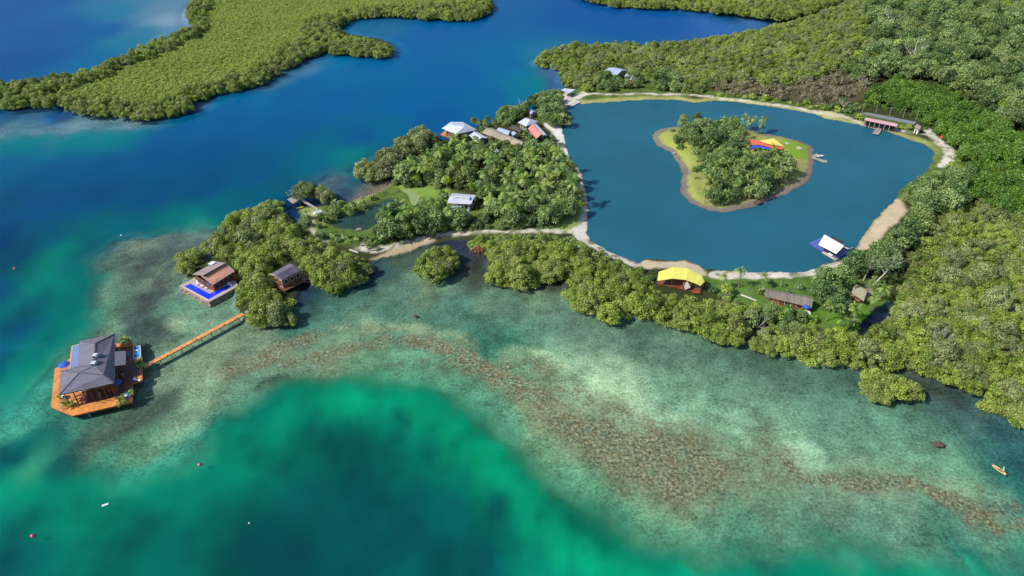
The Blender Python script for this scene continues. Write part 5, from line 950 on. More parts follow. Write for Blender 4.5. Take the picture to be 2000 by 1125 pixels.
# ---- boardwalk
w0 = V3((280, 717), 1.1); w1 = V3((475, 613), 1.1); dr = (w1-w0).normalized(); sd_ = Vector((-dr.y, dr.x, 0))
bw = thing("boardwalk", "long narrow orange boardwalk on posts from the overwater house to the grove", "boardwalk", tuple((w0+w1)/2-Vector((0, 0, 1.1))))
b = MB(); b.bar(w0, w1, 1.35, 0.1); b.build("planking", mat("walk_planks", "f6a558", 0.6, 0.16, 0.9, stripe=(0.3, -math.atan2(dr.y, dr.x), 0.25), dirt="b87040"), bw)
b = MB(); b.bar(w0+sd_*.6-Vector((0, 0, .14)), w1+sd_*.6-Vector((0, 0, .14)), .1, .18); b.bar(w0-sd_*.6-Vector((0, 0, .14)), w1-sd_*.6-Vector((0, 0, .14)), .1, .18); b.build("beam", M_PILE, bw)
for k in range(10):
    p = w0.lerp(w1, (k+.5)/10)
    for s_ in (.1,): q = p+sd_*s_; MB().cyl((q.x, q.y, -1.6), (q.x, q.y, 1.02), 0.08).build("post", M_PILE, bw)
for k in range(7):
    p = w0.lerp(w1, (k+.5)/7)-sd_*0.5; t = MB(); t.box(p.x, p.y, 1.22, .22, .22, .14); t.build("lamp_box", M_PILE, bw)
bw2 = thing("footbridge", "short grey plank footbridge half hidden in the grove near the boardwalk", "footbridge", (*G(505, 600, 1.4), 0)); b = MB(); b.bar(V3((480, 611), 1.42), V3((522, 588), 1.42), 1.3, .1); b.build("planking", M_GREYW, bw2)
for k in range(4):
    p = V3((480, 611), 1.4).lerp(V3((522, 588), 1.4), (k+.5)/4); MB().cyl((p.x, p.y, -.8), (p.x, p.y, 1.37), 0.1).build("post", M_PILE, bw2)

# ---- pool cabin on its stone terrace
PZ = 0.95
plat = [G(*Z2(*p), PZ) for p in ((95, 640), (352, 503), (700, 380), (1120, 545), (1175, 640), (935, 780), (640, 935))]
pc = thing("pool_terrace", "stone walled terrace in the shallows with an L shaped deep blue pool", "terrace", (*G(410, 560, PZ), 0))
bot = [G(*Z2(*p), PZ) for p in ((70, 648), (350, 490), (700, 370), (1130, 530), (1200, 640), (940, 800), (640, 965))]
b = MB(); rr = random.Random(3); segs = []
for i in range(len(plat)):
    j = (i+1) % len(plat); n_ = max(3, int(math.dist(plat[i], plat[j])/0.8))
    for k in range(n_): t_ = k/n_; segs.append(((plat[i][0]*(1-t_)+plat[j][0]*t_, plat[i][1]*(1-t_)+plat[j][1]*t_), (bot[i][0]*(1-t_)+bot[j][0]*t_, bot[i][1]*(1-t_)+bot[j][1]*t_)))
nn = len(segs); vs = []
for lv in range(6):
    f_ = lv/5
    for (tp2, bt2) in segs: jx = rr.uniform(-.22, .22) if lv else 0; jy = rr.uniform(-.22, .22) if lv else 0; vs.append((tp2[0]*(1-f_)+bt2[0]*f_+jx, tp2[1]*(1-f_)+bt2[1]*f_+jy, PZ-.12-f_*2.0+(rr.uniform(-.12, .12) if 0 < lv < 5 else 0)))
b.add(vs, [(lv*nn+i, lv*nn+(i+1) % nn, (lv+1)*nn+(i+1) % nn, (lv+1)*nn+i) for lv in range(5) for i in range(nn)]+[tuple(range(nn))]); b.build("retaining_wall", M_STONE, pc)
Lp = [(185, 652), (300, 597), (655, 783), (1010, 607), (1068, 640), (630, 890)]; Lw = [G(*Z2(*p), PZ) for p in Lp]
o_ = Lw; fr_ = plat
pv = MB()
def strip(a): pv.prism([G(*Z2(*p), PZ) for p in a], PZ-.10, PZ)
strip([(95, 640), (352, 503), (420, 478), (700, 380), (1120, 545), (1175, 640), (1068, 640), (1010, 607), (655, 783), (300, 597), (185, 652)]); strip([(1068, 640), (1175, 640), (935, 780), (640, 935), (630, 890)]); strip([(95, 640), (185, 652), (630, 890), (640, 935)])
pv.build("paving", M_PAVE, pc); b = MB(); b.bar((*G(*Z2(172, 655), PZ+.04), PZ+.03), (*G(*Z2(628, 902), PZ+.04), PZ+.03), .28, .1); b.build("coping", M_CREAM, pc)
MB().prism(Lw, PZ-.09, PZ-.045).build("pool_water", M_POOL, pc)
cb = thing("pool_cabin", "pool cabin with a two level roof of grey shingle and pink tiles", "cabin", (*G(*Z2(700, 450), 4), PZ))
def q2(u_, v_, z_): return V3(Z2(u_, v_), z_)
b = MB(); b.slab([q2(330, 430, 4.2), q2(770, 195, 4.2), q2(945, 218, 5.6), q2(528, 450, 5.6)], .12); b.build("upper_roof", M_BRGREY, cb)
b = MB(); b.slab([q2(500, 462, 5.15), q2(945, 235, 5.15), q2(1105, 372, 3.7), q2(715, 618, 3.7)], .12); b.build("lower_roof", M_TILE, cb)
b = MB(); b.bar(q2(528, 450, 5.66), q2(945, 218, 5.66), .25, .12); b.build("ridge_cap", M_BRGREY, cb)
b = MB(); b.bar(q2(715, 618, 3.68), q2(1105, 372, 3.68), .14, .2); b.bar(q2(715, 618, 3.72), q2(500, 462, 5.17), .14, .2); b.bar(q2(1105, 372, 3.72), q2(945, 235, 5.17), .2, .16); b.build("fascia", M_PAVE, cb)
b = MB(); b.slab([q2(612, 240, 4.7), q2(700, 187, 4.7), q2(775, 200, 4.9), q2(690, 255, 4.9)], .06); b.build("white_panel", M_WHITE, cb)
fp = [G(*Z2(*p), zz) for p, zz in (((400, 440), 4.1), ((560, 500), 4.8), ((715, 590), 3.7), ((1070, 372), 3.7), ((930, 260), 5.1), ((790, 225), 4.2))]
wallring(cb, fp, PZ, 3.6, M_WOODW)
for i in (0, 1, 2): openings(cb, fp[i], fp[i+1], PZ, 3.55, 2 if i < 2 else 4, 0.7, fm=M_POST)
for (u_, v_) in ((415, 455), (705, 612), (1090, 385)):
    x, y = G(*Z2(u_, v_), 3.7); MB().box(x, y, (PZ+3.7)/2, .3, .3, 3.7-PZ).build("post", M_ORW, cb)
for i_, (u_, v_) in enumerate(((440, 585), (520, 625), (600, 660))):
    lb = ("white double lounger nearest the far pool end", "middle white double lounger of the three on the pool terrace", "white double lounger nearest the pool's inner corner")[i_]
    t = lounger(lb, M_WHITE, "white loungers by the L shaped pool"); t.scale = (1.5, 1.0, 1); place(t, Z2(u_, v_), PZ+.3, math.radians(25)).location.z = PZ
for i_, (u_, v_) in enumerate(((1000, 625), (1045, 635), (1020, 600))):
    t = chair(("white pool seat in the shallow end, nearest the deep pool", "white pool seat in the shallow end, nearest the trees", "white pool seat at the edge behind the other two")[i_], M_WHITE, "white pool seats"); place(t, Z2(u_, v_), PZ+.2, i_).location.z = PZ-.1
for u_, v_, lb in ((415, 520, "bushy potted plant at the cabin's front left corner"), (830, 600, "dark potted plant along the shaded cabin wall"), (760, 640, "potted plant by the cabin's front right post")): place(potplant(lb, 0.8), Z2(u_, v_), PZ+.5).location.z = PZ

# ---- cabin with the plum roof among mangroves
c3 = thing("grove_cabin", "small cabin with dark plum shingled roof and orange walls in the mangroves", "cabin", (*G(*Z3(560, 400), 4), 1.4))
def q3(u_, v_, z_): return V3(Z3(u_, v_), z_)
b = MB(); b.slab([q3(255, 425, 5.0), q3(620, 228, 5.0), q3(700, 262, 5.9), q3(345, 452, 5.9)], .12); b.slab([q3(345, 452, 5.9), q3(700, 262, 5.9), q3(838, 345, 4.6), q3(480, 528, 4.6)], .12); b.build("roof", M_PURP, c3)
b = MB(); b.bar(q3(262, 425, 5.04), q3(345, 450, 5.94), .18, .16); b.bar(q3(345, 450, 5.94), q3(480, 528, 4.64), .18, .16); b.build("fascia", M_CONC, c3)
fp = [G(*Z3(*p), 4.6) for p in ((320, 440), (478, 520), (800, 352), (640, 260))]; wallring(c3, fp, 1.4, 4.6, M_WOODW); openings(c3, fp[0], fp[1], 1.4, 4.5, 2, .6, door=1); openings(c3, fp[1], fp[2], 1.4, 4.5, 3, .6)
dkp = [G(*Z3(*p), 1.4) for p in ((360, 640), (520, 740), (1010, 500), (860, 400))]; MB().prism(dkp, 1.25, 1.39).build("deck", M_DARKD, c3)
for p in dkp: MB().cyl((*p, -1), (*p, 1.25), .12).build("pile", M_PILE, c3)
def hull(L_, W_, h_, n=10, th=.05, ends=0.9):
    b = MB(); rings = []
    for i in range(n+1):
        t = -1+2*i/n; wv = W_/2*max(1-abs(t)**2.2, 0.03)**ends; zz = h_+.25*h_*t*t*t*t; x = t*L_/2
        rings.append([(x, -wv, zz), (x, -wv*.75, .05), (x, 0, 0), (x, wv*.75, .05), (x, wv, zz), (x, wv*.86, zz), (x, wv*.62, .12), (x, 0, .09), (x, -wv*.62, .12), (x, -wv*.86, zz)])
    vs = [p for r_ in rings for p in r_]; fs = []
    for i in range(n):
        for k in range(10): fs.append((i*10+k, (i+1)*10+k, (i+1)*10+(k+1) % 10, i*10+(k+1) % 10))
    fs += [tuple(range(10)), tuple(range(n*10, n*10+10))[::-1]]; b.add(vs, fs); return b
def boat(name, label, L_, W_, h_, m, q, rz, inside=None, cat="boat", benches=2, motor=False):
    t = thing(name, label, cat); hull(L_, W_, h_).build("hull", m, t, False, smooth=False)
    for k in range(benches): MB().box(-L_*.2+k*L_*.35, 0, h_*.75, .25, W_*.8, .05).build("bench", inside or m, t, False)
    if motor: MB().box(-L_*.5, 0, h_*.9, .35, .3, .5).build("outboard_motor", M_DARK, t, False, bevel=.05)
    place(t, q, 0.0, rz); t.location.z = -0.08; return t
boat("dinghy", "white and lilac dinghy moored in the shade beside the plum roofed cabin", 3.4, 1.6, .5, M_LILAC, Z3(955, 555), .35, M_WHITE, motor=True)
# ---- jetty and things by the garden
jt = thing("jetty", "small weathered jetty under bare branches at the garden's seaward tip", "jetty", (*G(585, 392, .9), 0)); jp = [V3(p, .9) for p in ((561, 389), (583, 379), (592, 387), (572, 398))]; b = MB(); b.slab(jp, .1); b.build("platform", M_GREYW, jt)
MB().bar(V3((588, 390), .9), V3((617, 407), .9), 1.2, .1).build("walkway", M_GREYW, jt)
for p in jp: MB().cyl((p.x, p.y, -1.5), (p.x, p.y, .8), .1).build("post", M_PILE, jt)
boat("kayak", "yellow kayak drawn up at the head of the dark inlet", 2.8, .7, .3, M_YELP, (587, 408), .5, cat="kayak", benches=1).location.z = .35
for q, lb in (((700, 444), "white bench beside the garden pond's lower bank"), ((710, 480), "white garden bench by the lower path")):
    t = thing("garden_bench", lb, "bench"); MB().box(0, 0, .45, 1.8, .5, .08).build("seat", M_CONC, t, False); MB().box(0, .25, .75, 1.8, .08, .4).build("backrest", M_CONC, t, False)
    for sx in (-.7, .7): MB().box(sx, 0, .2, .1, .45, .42).build("leg", M_CONC, t, False)
    place(t, q, .8, .3).location.z = gz(*G(*q, .8))
for q, q2_, lb in (((683, 488), (700, 494), "pale log lying below the garden bed, its upper end by the bench"), ((724, 489), (748, 484), "pale fallen log beside the lower path"), ((1447, 576), (1478, 588), "long pale log lying on the bright lawn")):
    a_, b_ = V3(q, .9), V3(q2_, .9); t = thing("log", lb, "log", tuple((a_+b_)/2)); MB().cyl(a_, b_, .35, .28, 9).build("log_trunk", M_CONC if 'lawn' in lb else BARK_PALE, t); MB().cyl(a_.lerp(b_, .6), a_.lerp(b_, .6)+Vector((.3, .5, .5)), .1, .05, 6).build("branch_stub", BARK_PALE, t)
gp, fp, EE = building("garden_pavilion", "white metal roofed pavilion with raised ridge slot in the garden", [ZG(1415, 335), ZG(1650, 345), ZG(1705, 255), ZG(1465, 235)], 4.2, 4.9, .7, M_METAL, M_WHITE, 'gable', .8, 4, cat="pavilion")
MB().bar(V3(ZG(1485, 270), 5.1), V3(ZG(1640, 282), 5.1), .5, .16).build("ridge_vent", M_WHITE, gp); b = MB(); b.slab([V3(ZG(1630, 305), 5.0), V3(ZG(1655, 285), 5.05), V3(ZG(1640, 265), 5.05)], .06); b.build("roof_opening", M_BLUEF, gp)
b = MB(); b.slab([V3(ZG(1440, 352), 3.2), V3(ZG(1560, 357), 3.2), V3(ZG(1535, 412), 2.8), V3(ZG(1436, 408), 2.8)], .06); b.build("awning", M_METAL2, gp)
# ---- waterfront village
VZ = 1.5
def q4(*a): return [Z4(a[i], a[i+1]) for i in range(0, len(a), 2)]
vr = thing("waterfront_house", "big white metal hip roof house on piles over the water with orange deck", "house", (*G(*Z4(330, 270), 5), VZ))
hexr = [(90, 285), (215, 197), (380, 198), (570, 303), (440, 335), (275, 366)]; He = [V3(Z4(*p), 5.2) for p in hexr]; r0, r1 = V3(Z4(250, 238), 7.2), V3(Z4(400, 262), 7.2)
b = MB(); b.slab([He[0], He[1], r0], .12); b.slab([He[1], He[2], r1, r0], .12); b.slab([He[2], He[3], r1], .12); b.slab([He[3], He[4], r1], .12); b.slab([He[4], He[5], r0, r1], .12); b.slab([He[5], He[0], r0], .12); b.build("roof", M_METAL, vr)
fp = shrink(He, 1.4); wallring(vr, fp, VZ, 5.0, M_WOODW)
for i in (5, 4, 0): openings(vr, fp[i], fp[(i+1) % 6], VZ, 4.8, 3, .6, door=1)
dk2 = [G(*Z4(*p), VZ) for p in ((75, 375), (130, 320), (300, 330), (460, 380), (320, 445), (200, 415))]; MB().prism(dk2, VZ-.15, VZ).build("deck", M_DECK, vr)
for p in dk2+fp: MB().cyl((*p, -2), (*p, VZ-.15), .15).build("pile", M_PILE, vr)
b = MB()
for i in (0, 5): b.bar((*dk2[i], VZ+.9), (*dk2[i-1], VZ+.9), .08)
b.build("rail", M_ORW, vr)
boat("moored_boat", "small boat with blue cover moored under the waterfront deck", 3.6, 1.6, .6, M_BLUEF, Z4(255, 470), .4, M_BLUEF)
building("white_roof_house", "long pale metal roof house right of the waterfront hip roof, half under trees", [Z4(440, 360), Z4(555, 470), Z4(720, 420), Z4(550, 312)], 3.6, 4.6, 1.0, M_METAL, M_GREYW, 'gable', .8, 3)
building("tan_roof_house", "long tan ribbed roof building in the middle of the village", [Z4(640, 348), Z4(1165, 545), Z4(1240, 482), Z4(762, 275)], 3.3, 4.3, 1.0, M_TAN, M_POST, 'gable', 1.1, 4)
building("blue_roof_shed", "pale blue metal roof building behind the tan roof", [Z4(838, 308), Z4(998, 382), Z4(1042, 325), Z4(905, 278)], 3.5, 4.0, 1.0, M_METAL2, M_WHITE, 'gable', .5, 3, cat="shed")
building("small_blue_roof_shed", "tiny pale blue roofed shed at the right end of the blue roof", [Z4(1042, 348), Z4(1058, 388), Z4(1120, 358), Z4(1075, 332)], 3.4, 3.7, 1.0, M_METAL2, M_WHITE, 'mono', .4, 1, cat="shed")
building("white_hip_roof_house", "white hip roof house at the top of the village near the palms", [Z4(1132, 206), Z4(1245, 262), Z4(1425, 192), Z4(1262, 142)], 3.6, 5.0, 1.0, M_METAL, M_GREYW, 'hip', .8, 3)
building("salmon_roof_house", "salmon red roofed house next to the sandy road", [Z4(1270, 290), Z4(1388, 428), Z4(1468, 382), Z4(1342, 240)], 3.5, 4.2, 1.0, M_REDO, M_GREYW, 'mono', .8, 3)
building("narrow_white_roof_house", "narrow white roofed building joined along the salmon roof, beside the sand", [Z4(1345, 222), Z4(1478, 378), Z4(1540, 368), Z4(1385, 206)], 4.4, 4.0, 1.0, M_METAL, M_DARK, 'mono', .5, 3)
building("net_shelter", "dark shade net shelter between tan roof and white hip roof", [Z4(1015, 275), Z4(1165, 338), Z4(1212, 310), Z4(1110, 243)], 3.2, 3.8, 1.0, M_DARK, M_DARK, 'gable', .3, 1, cat="shelter", wall=False)
building("lilac_shed", "little lilac grey roofed shed by the palms above the village", [Z4(1292, 75), Z4(1310, 98), Z4(1392, 62), Z4(1335, 36)], 3.0, 3.8, .9, M_LILAC, M_GREYW, 'gable', .4, 1, cat="shed")
building("blue_tent", "small blue and white tent roof among the trees below the village", [Z4(790, 628), Z4(858, 664), Z4(912, 640), Z4(885, 590)], 3.0, 4.2, .8, M_METAL2, M_BLUEF, 'gable', .4, 1, cat="tent")
b = thing("dark_container", "dark grey topped container on the pale sand beside the lagoon", "container", (*G(*Z4(1728, 505), 1), .5)); fpc = [G(*Z4(*p), 1.2) for p in ((1680, 482), (1755, 478), (1782, 526), (1698, 528))]; MB().prism(fpc, .3, 1.2).build("body", M_GREYW, b); MB().prism([(p[0], p[1]) for p in shrink(fpc, .1)], 1.2, 1.26).build("lid", M_DARK, b)
building("causeway_pavilion", "white topped open pavilion on the rocks at the causeway's far end", [Z7(385, 492), Z7(462, 522), Z7(530, 490), Z7(420, 476)], 3.4, 3.6, .6, M_METAL, M_WOODW, 'mono', .4, 1, cat="pavilion", wall=False)
t = thing("boat_ramp", "two pale concrete boat ramp slabs sloping into the lagoon", "ramp", (*G(1120, 199, .3), .1)); b = MB(); b.slab([V3(Z7(448, 626), .35), V3(Z7(530, 594), .9), V3(Z7(556, 600), .9), V3(Z7(475, 640), .2)], .25); b.build("slab", M_CONC, t); b = MB(); b.slab([V3(Z7(480, 642), .2), V3(Z7(560, 600), .9), V3(Z7(588, 606), .8), V3(Z7(500, 648), .18)], .25); b.build("slab", M_CONC, t)
building("hidden_house", "pale blue roofed house mostly hidden by blue-green trees beyond the causeway", [Z7(795, 318), Z7(940, 345), Z7(1045, 290), Z7(920, 262)], 4.0, 5.2, .8, M_METAL2, M_GREYW, 'gable', .6, 3)
building("hidden_annex", "small pale blue roof right of the hidden house", [Z7(1022, 350), Z7(1085, 390), Z7(1118, 362), Z7(1050, 335)], 4.2, 4.8, .8, M_METAL2, M_ORW, 'gable', .4, 2, cat="annex")
# ---- red roofed lodge
rl, fp, EE = building("red_roof_lodge", "long pink-red roofed open lodge on the lagoon's far shore", [Z8(492, 420), Z8(850, 492), Z8(868, 460), Z8(520, 390)], 3.6, 4.1, .8, M_PINK, M_DARK, 'gable', .5, 8, cat="lodge", wall=False)
wallring(rl, [fp[3], fp[2], ((fp[2][0]+fp[1][0])/2, (fp[2][1]+fp[1][1])/2), ((fp[3][0]+fp[0][0])/2, (fp[3][1]+fp[0][1])/2)], .8, 3.4, mat("plum_wall", "3c2c3c", .8, .2), "back_wall")
for k in range(1, 6): x = fp[0][0]+(fp[1][0]-fp[0][0])*k/6; y = fp[0][1]+(fp[1][1]-fp[0][1])*k/6; MB().cyl((x, y, .8), (x, y, 3.5), .1).build("post", M_CONC, rl)
MB().prism([G(*Z8(*p), .9) for p in ((488, 458), (640, 495), (860, 532), (870, 505), (500, 435))], .3, .9).build("porch_floor", M_PAVE, rl)
t = thing("court", "grey paved court with a net behind the pink-red roof", "court", (*G(*Z8(760, 400), .8), .8)); MB().prism([G(*Z8(*p), .95) for p in ((455, 350), (520, 342), (1065, 445), (1045, 472))], .3, 1.25).build("surface", M_SLATE, t)
for u_, v_ in ((470, 310), (620, 320), (770, 345), (920, 372), (1060, 400)): x, y = G(*Z8(u_, v_+18), 1); MB().cyl((x, y, .9), (x, y, 5), .06).build("pole", M_CONC, t)
for (u0, v0), (u1_, v1_) in (((470, 328), (1060, 418)),): MB().bar((*G(*Z8(u0, v0), 1), 4.9), (*G(*Z8(u1_, v1_), 1), 4.9), .05).build("net_cable", M_NET, t)
pr = thing("pier", "short pale pier in front of the pink-red roofed lodge", "pier", (*G(*Z8(640, 542), .6), 0)); a_, b_ = V3(Z8(660, 507), .6), V3(Z8(617, 575), .6); MB().bar(a_, b_, 2.6, .12).build("planking", M_GREYW, pr)
for k in range(3):
    p = a_.lerp(b_, (k+.5)/3); MB().cyl((p.x-1.1, p.y, -1.2), (p.x-1.1, p.y, .55), .1).build("post", M_PILE, pr); MB().cyl((p.x+1.1, p.y, -1.2), (p.x+1.1, p.y, .55), .1).build("post", M_PILE, pr)
building("white_hut", "small white hut with brown roof right of the clipped hedge", [Z8(1045, 495), Z8(1095, 525), Z8(1132, 505), Z8(1085, 474)], 3.3, 4.2, .7, M_BRGREY, M_WHITE, 'gable', .4, 1, cat="hut")
t = thing("drum", "orange-red drum on the grass right of the bare sand", "drum", (*G(*Z8(1338, 628), .7), .5)); MB().cyl((t.location.x, t.location.y, .4), (t.location.x, t.location.y, 2.0), .5, .5, 14).build("barrel", M_ORP, t); MB().cyl((t.location.x, t.location.y, 2.0), (t.location.x, t.location.y, 2.06), .52, .52, 14).build("lid", M_ORP, t)
# ---- islet shade sails, landing stage
for nm, lb, pts, m_ in (("shade_sail", "pale yellow triangular shade sail on the lagoon islet", [(1088, 366, 3.4), (1232, 344, 4.6), (1325, 422, 3.4), (1180, 398, 3.8)], M_YEL2), ("shade_sail", "long orange-red shade sail between the yellow and blue ones on the islet", [(1003, 348, 3.8), (1110, 372, 3.6), (1230, 400, 3.3), (1336, 430, 3.0), (1312, 447, 3.0), (1225, 444, 3.0), (1130, 410, 3.3), (1005, 402, 3.2)], M_RED), ("shade_sail", "blue shade sail in front of the orange-red one on the islet", [(1022, 408, 2.9), (1110, 412, 2.9), (1216, 442, 2.7), (1190, 458, 2.5), (1110, 432, 2.5), (1003, 441, 2.5)], M_BLUEC)):
    P = [V3(Z5(u_, v_), z_) for u_, v_, z_ in pts]; t = root_at(nm, lb, "shade sail", P, .7, "shade sails on the lagoon islet"); b = MB(); b.slab(P, .04); b.build("sail", m_, t)
    for p in (P[0], P[len(P)//2], P[-1], P[1]): MB().cyl((p.x, p.y, .5), (p.x, p.y, p.z), .06).build("pole", M_POST, t)
t = thing("landing_stage", "weathered landing stage at the islet's right tip", "landing stage", (*G(*Z5(1660, 545), .5), 0)); b = MB(); b.slab([V3(Z5(*p), .5) for p in ((1583, 528), (1612, 522), (1746, 558), (1740, 577), (1700, 572))], .12); b.slab([V3(Z5(*p), .45) for p in ((1588, 512), (1645, 483), (1652, 500), (1600, 522))], .12); b.build("planking", M_GREYW, t)
for u_, v_ in ((1740, 565), (1690, 550), (1645, 490)): x, y = G(*Z5(u_, v_), .5); MB().cyl((x, y, -1.2), (x, y, .7), .12).build("post", M_PILE, t)
boat("rowing_boat", "white rowing boat moored at the islet landing stage", 4.6, 1.5, .5, M_WHITE, Z5(1655, 520), .12, M_GREYW, benches=3).location.z = .02
def rock(label, q, r_, m_, zz=.7, sz=.5, group=None):
    b = MB(); b.ball((0, 0, 0), 1, 12, 8, sz); rr = random.Random(int(q[0])); ph = [rr.uniform(0, 6) for _ in range(4)]
    b.v = [(x*r_*(1+.18*math.sin(3*x+ph[0])+.12*math.sin(5*y+ph[1])), y*r_*(.8+.15*math.sin(4*x+ph[2])), z_*r_*(1+.2*math.sin(4*x+3*y+ph[3]))) for x, y, z_ in b.v]
    o = b.build("rock", m_, None, False); tag(o, label, "rock", group); place(o, q, zz, 0); o.location.z = zz; return o
rock("round brown rock awash in the shallows below the clump", (1833, 868), 1.2, M_ROCK, -.15, .35)
for i_, (u_, v_, r_, lb) in enumerate(((1360, 395, 1.4, "flat pale rock on the islet lawn right of the sails"), (1475, 440, 1.4, "flat pale rock near the islet's right tip"), (280, 485, .7, "small white rock on the islet's left rim"), (512, 440, .7, "small white rock among the islet's middle bushes"), (280, 380, 1.2, "pale rock under the bush at the islet's upper left"), (1075, 955, 1.6, "dark rock pile on the islet's lower right shore"))): rock(lb, Z5(u_, v_), r_, M_ROCK if i_ == 5 else M_PROCK, .75, .4)
rock("small dark rock alone in the green shallows", (811, 617), .7, M_ROCK, -.1, .4)
# ---- floating platform
t = thing("floating_platform", "blue floating platform with white pitched roof moored in the lagoon", "platform", (*G(*ZP(680, 470), .4), 0)); b = MB(); b.prism([G(*ZP(*p), .5) for p in ((240, 380), (455, 285), (560, 250), (1130, 595), (885, 705), (500, 555))], -.3, .5); b.build("pontoon_deck", M_PLAT, t)
rw = [V3(ZP(*p), z_) for p, z_ in (((440, 425), 3.0), ((825, 622), 3.0), ((990, 458), 3.6), ((558, 212), 3.6))]; b = MB(); b.slab(rw, .1); b.build("roof", mat("white_sheet", "fbf6ec", .6, .03, k=.75), t)
back = [rw[3], rw[2], rw[2]+Vector((1.2, 2.0, -.9)), rw[3]+Vector((1.2, 2.0, -.9))]; b = MB(); b.slab(back, .1); b.build("rear_roof", M_WHITE, t)
for p in rw: MB().cyl((p.x, p.y, .4), (p.x, p.y, p.z-.1), .08).build("post", M_POST, t)
MB().prism([G(*ZP(*p), .9) for p in ((640, 610), (740, 668), (760, 650), (665, 595))], .5, .9).build("bench", M_WHITE, t); fpi = [G(*ZP(*p), .6) for p in ((560, 440), (800, 570), (930, 470), (700, 350))]; wallring(t, fpi, .5, 2.5, mat("plum_wall", "3c2c3c"), "cabin_wall")
t = thing("pontoon", "narrow pale pontoon alongside the floating platform", "pontoon", (*G(*ZP(680, 660), .3), 0)); b = MB(); b.bar(V3(ZP(535, 588), .3), V3(ZP(835, 762), .3), .9, .35); b.build("float", M_CONC, t); b = MB(); b.bar(V3(ZP(540, 580), .55), V3(ZP(840, 755), .55), .1, .12); b.build("rail", M_ORW, t)
t = thing("gangway", "pale gangway from the floating platform toward the trees", "gangway", (*G(*ZP(1050, 490), .5), 0)); MB().bar(V3(ZP(985, 468), .55), V3(ZP(1085, 520), .55), .8, .1).build("planking", M_CONC, t); MB().bar(V3(ZP(1065, 535), .5), V3(ZP(1190, 485), .5), .25, .12).build("mooring_beam", M_GREYW, t)
# ---- yellow canopy house
t = thing("canopy_house", "open house under a big arched bright yellow canopy beside the lagoon", "house", (*G(*ZY(750, 600), 1.4), 1.0))
topL = [(300, 345), (640, 238), (950, 272), (1255, 455), (1310, 560)]; botL = [(265, 545), (600, 495), (880, 522), (1120, 610), (1215, 655)]
zt_ = [4.4, 5.6, 5.6, 4.4, 3.6]; zb_ = [3.4, 4.6, 4.6, 3.9, 3.4]; b = MB(); Tt = [V3(ZY(*p), z_) for p, z_ in zip(topL, zt_)]; Bb = [V3(ZY(*p), z_) for p, z_ in zip(botL, zb_)]
for i in range(4): b.slab([Bb[i], Bb[i+1], Tt[i+1], Tt[i]], .06)
b.build("canopy", M_YEL, t)
for p in Tt+Bb: MB().cyl((p.x, p.y, .3), (p.x, p.y, p.z), .08).build("pole", M_POST, t)
fl = [G(*ZY(*p), 1.4) for p in ((265, 610), (900, 745), (1205, 800), (1290, 640), (700, 480), (330, 480))]; MB().prism(fl, 1.2, 1.4).build("deck", M_WOODW, t)
for p in fl: MB().cyl((*p, -.4), (*p, 1.2), .12).build("pile", M_PILE, t)
wallring(t, shrink(fl, 2.2), 1.4, 3.3, M_WOODW, "room_wall"); b = MB(); b.slab([V3(ZY(840, 600), 3.0), V3(ZY(930, 555), 4.0), V3(ZY(1000, 690), 2.6), V3(ZY(880, 740), 1.6)], .04); b.build("tent_flap", M_PAVE, t); b = MB(); b.bar(V3(ZY(1030, 790), 2.0), V3(ZY(1210, 800), 2.0), .1, .5); b.build("balustrade", M_ORW, t)
# ---- thatched buildings
tl, fp, EE = building("thatched_longhouse", "long grey thatched roof above the lawn, overgrown in its middle", [ZT(258, 300), ZT(965, 468), ZT(968, 325), ZT(258, 228)], 2.8, 4.5, .8, M_THATCH, M_POST, 'gable', 1.3, 3, cat="longhouse")
building("thatched_hut", "mossy thatched hut beside the big trees right of the lawn", [ZT(1560, 250), ZT(1745, 372), ZT(1800, 200), ZT(1620, 112)], 2.6, 4.2, .8, M_THATCH2, M_POST, 'gable', 1.1, 1, cat="hut")
place(table("white picnic table in front of the thatched longhouse", M_WHITE, 1.1), ZT(885, 545), 1.5).location.z = gz(*G(*ZT(885, 545), 1))
place(parasol("folded down dark blue parasol beside the white picnic table", M_BLUEF, 1.1, 2.2), ZT(880, 485), 2).location.z = gz(*G(*ZT(880, 485), 1))
t = thing("plank_stairs", "dark slatted plank bridge dropping from the sandy path into the mangroves", "stairs", (*G(1057, 475, 1), .5)); a_, b_ = V3((1050, 466), 1.0), V3((1062, 490), .4); b = MB()
for k in range(9): c = a_.lerp(b_, k/8); b.box(c.x, c.y, c.z, 2.2, .4, .08, rz=.3)
b.build("tread", M_DARK, t); b = MB(); b.bar(a_+Vector((-1, 0, -.1)), b_+Vector((-1, 0, -.1)), .1); b.bar(a_+Vector((1, 0, -.1)), b_+Vector((1, 0, -.1)), .1); b.build("stringer", M_PILE, t)
# ---- buoys
def buoy(lb, q, m_, r_=.4):
    t = thing("buoy", lb, "buoy"); b = MB(); b.ball((0, 0, .1), r_, 12, 8); b.build("float", m_, t, False, smooth=True); MB().cyl((0, 0, r_), (0, 0, r_+.25), .05).build("ring_post", M_DARK, t, False); place(t, q, 0)
buoy("pink mooring buoy in green water below the boardwalk", (390, 908), M_PINKB, .42); buoy("pink mooring buoy nearest the lower left corner", (64, 1047), M_PINKB, .42); buoy("pink mooring buoy in the blue water at the left edge", (29, 525), M_PINKB, .4); buoy("tiny white buoy beside the reef's upper rim", (237, 460), M_WHITE, .3); buoy("tiny white float in the dark basin", (487, 1022), M_WHITE, .2)
t = thing("swim_board", "white board drifting in green water below the overwater house", "board"); MB().box(0, 0, .06, 1.3, .5, .1).build("board", M_WHITE, t, False, bevel=.05); MB().box(.5, 0, .14, .2, .3, .06).build("grip", M_CONC, t, False); place(t, (206, 986), 0, .5)
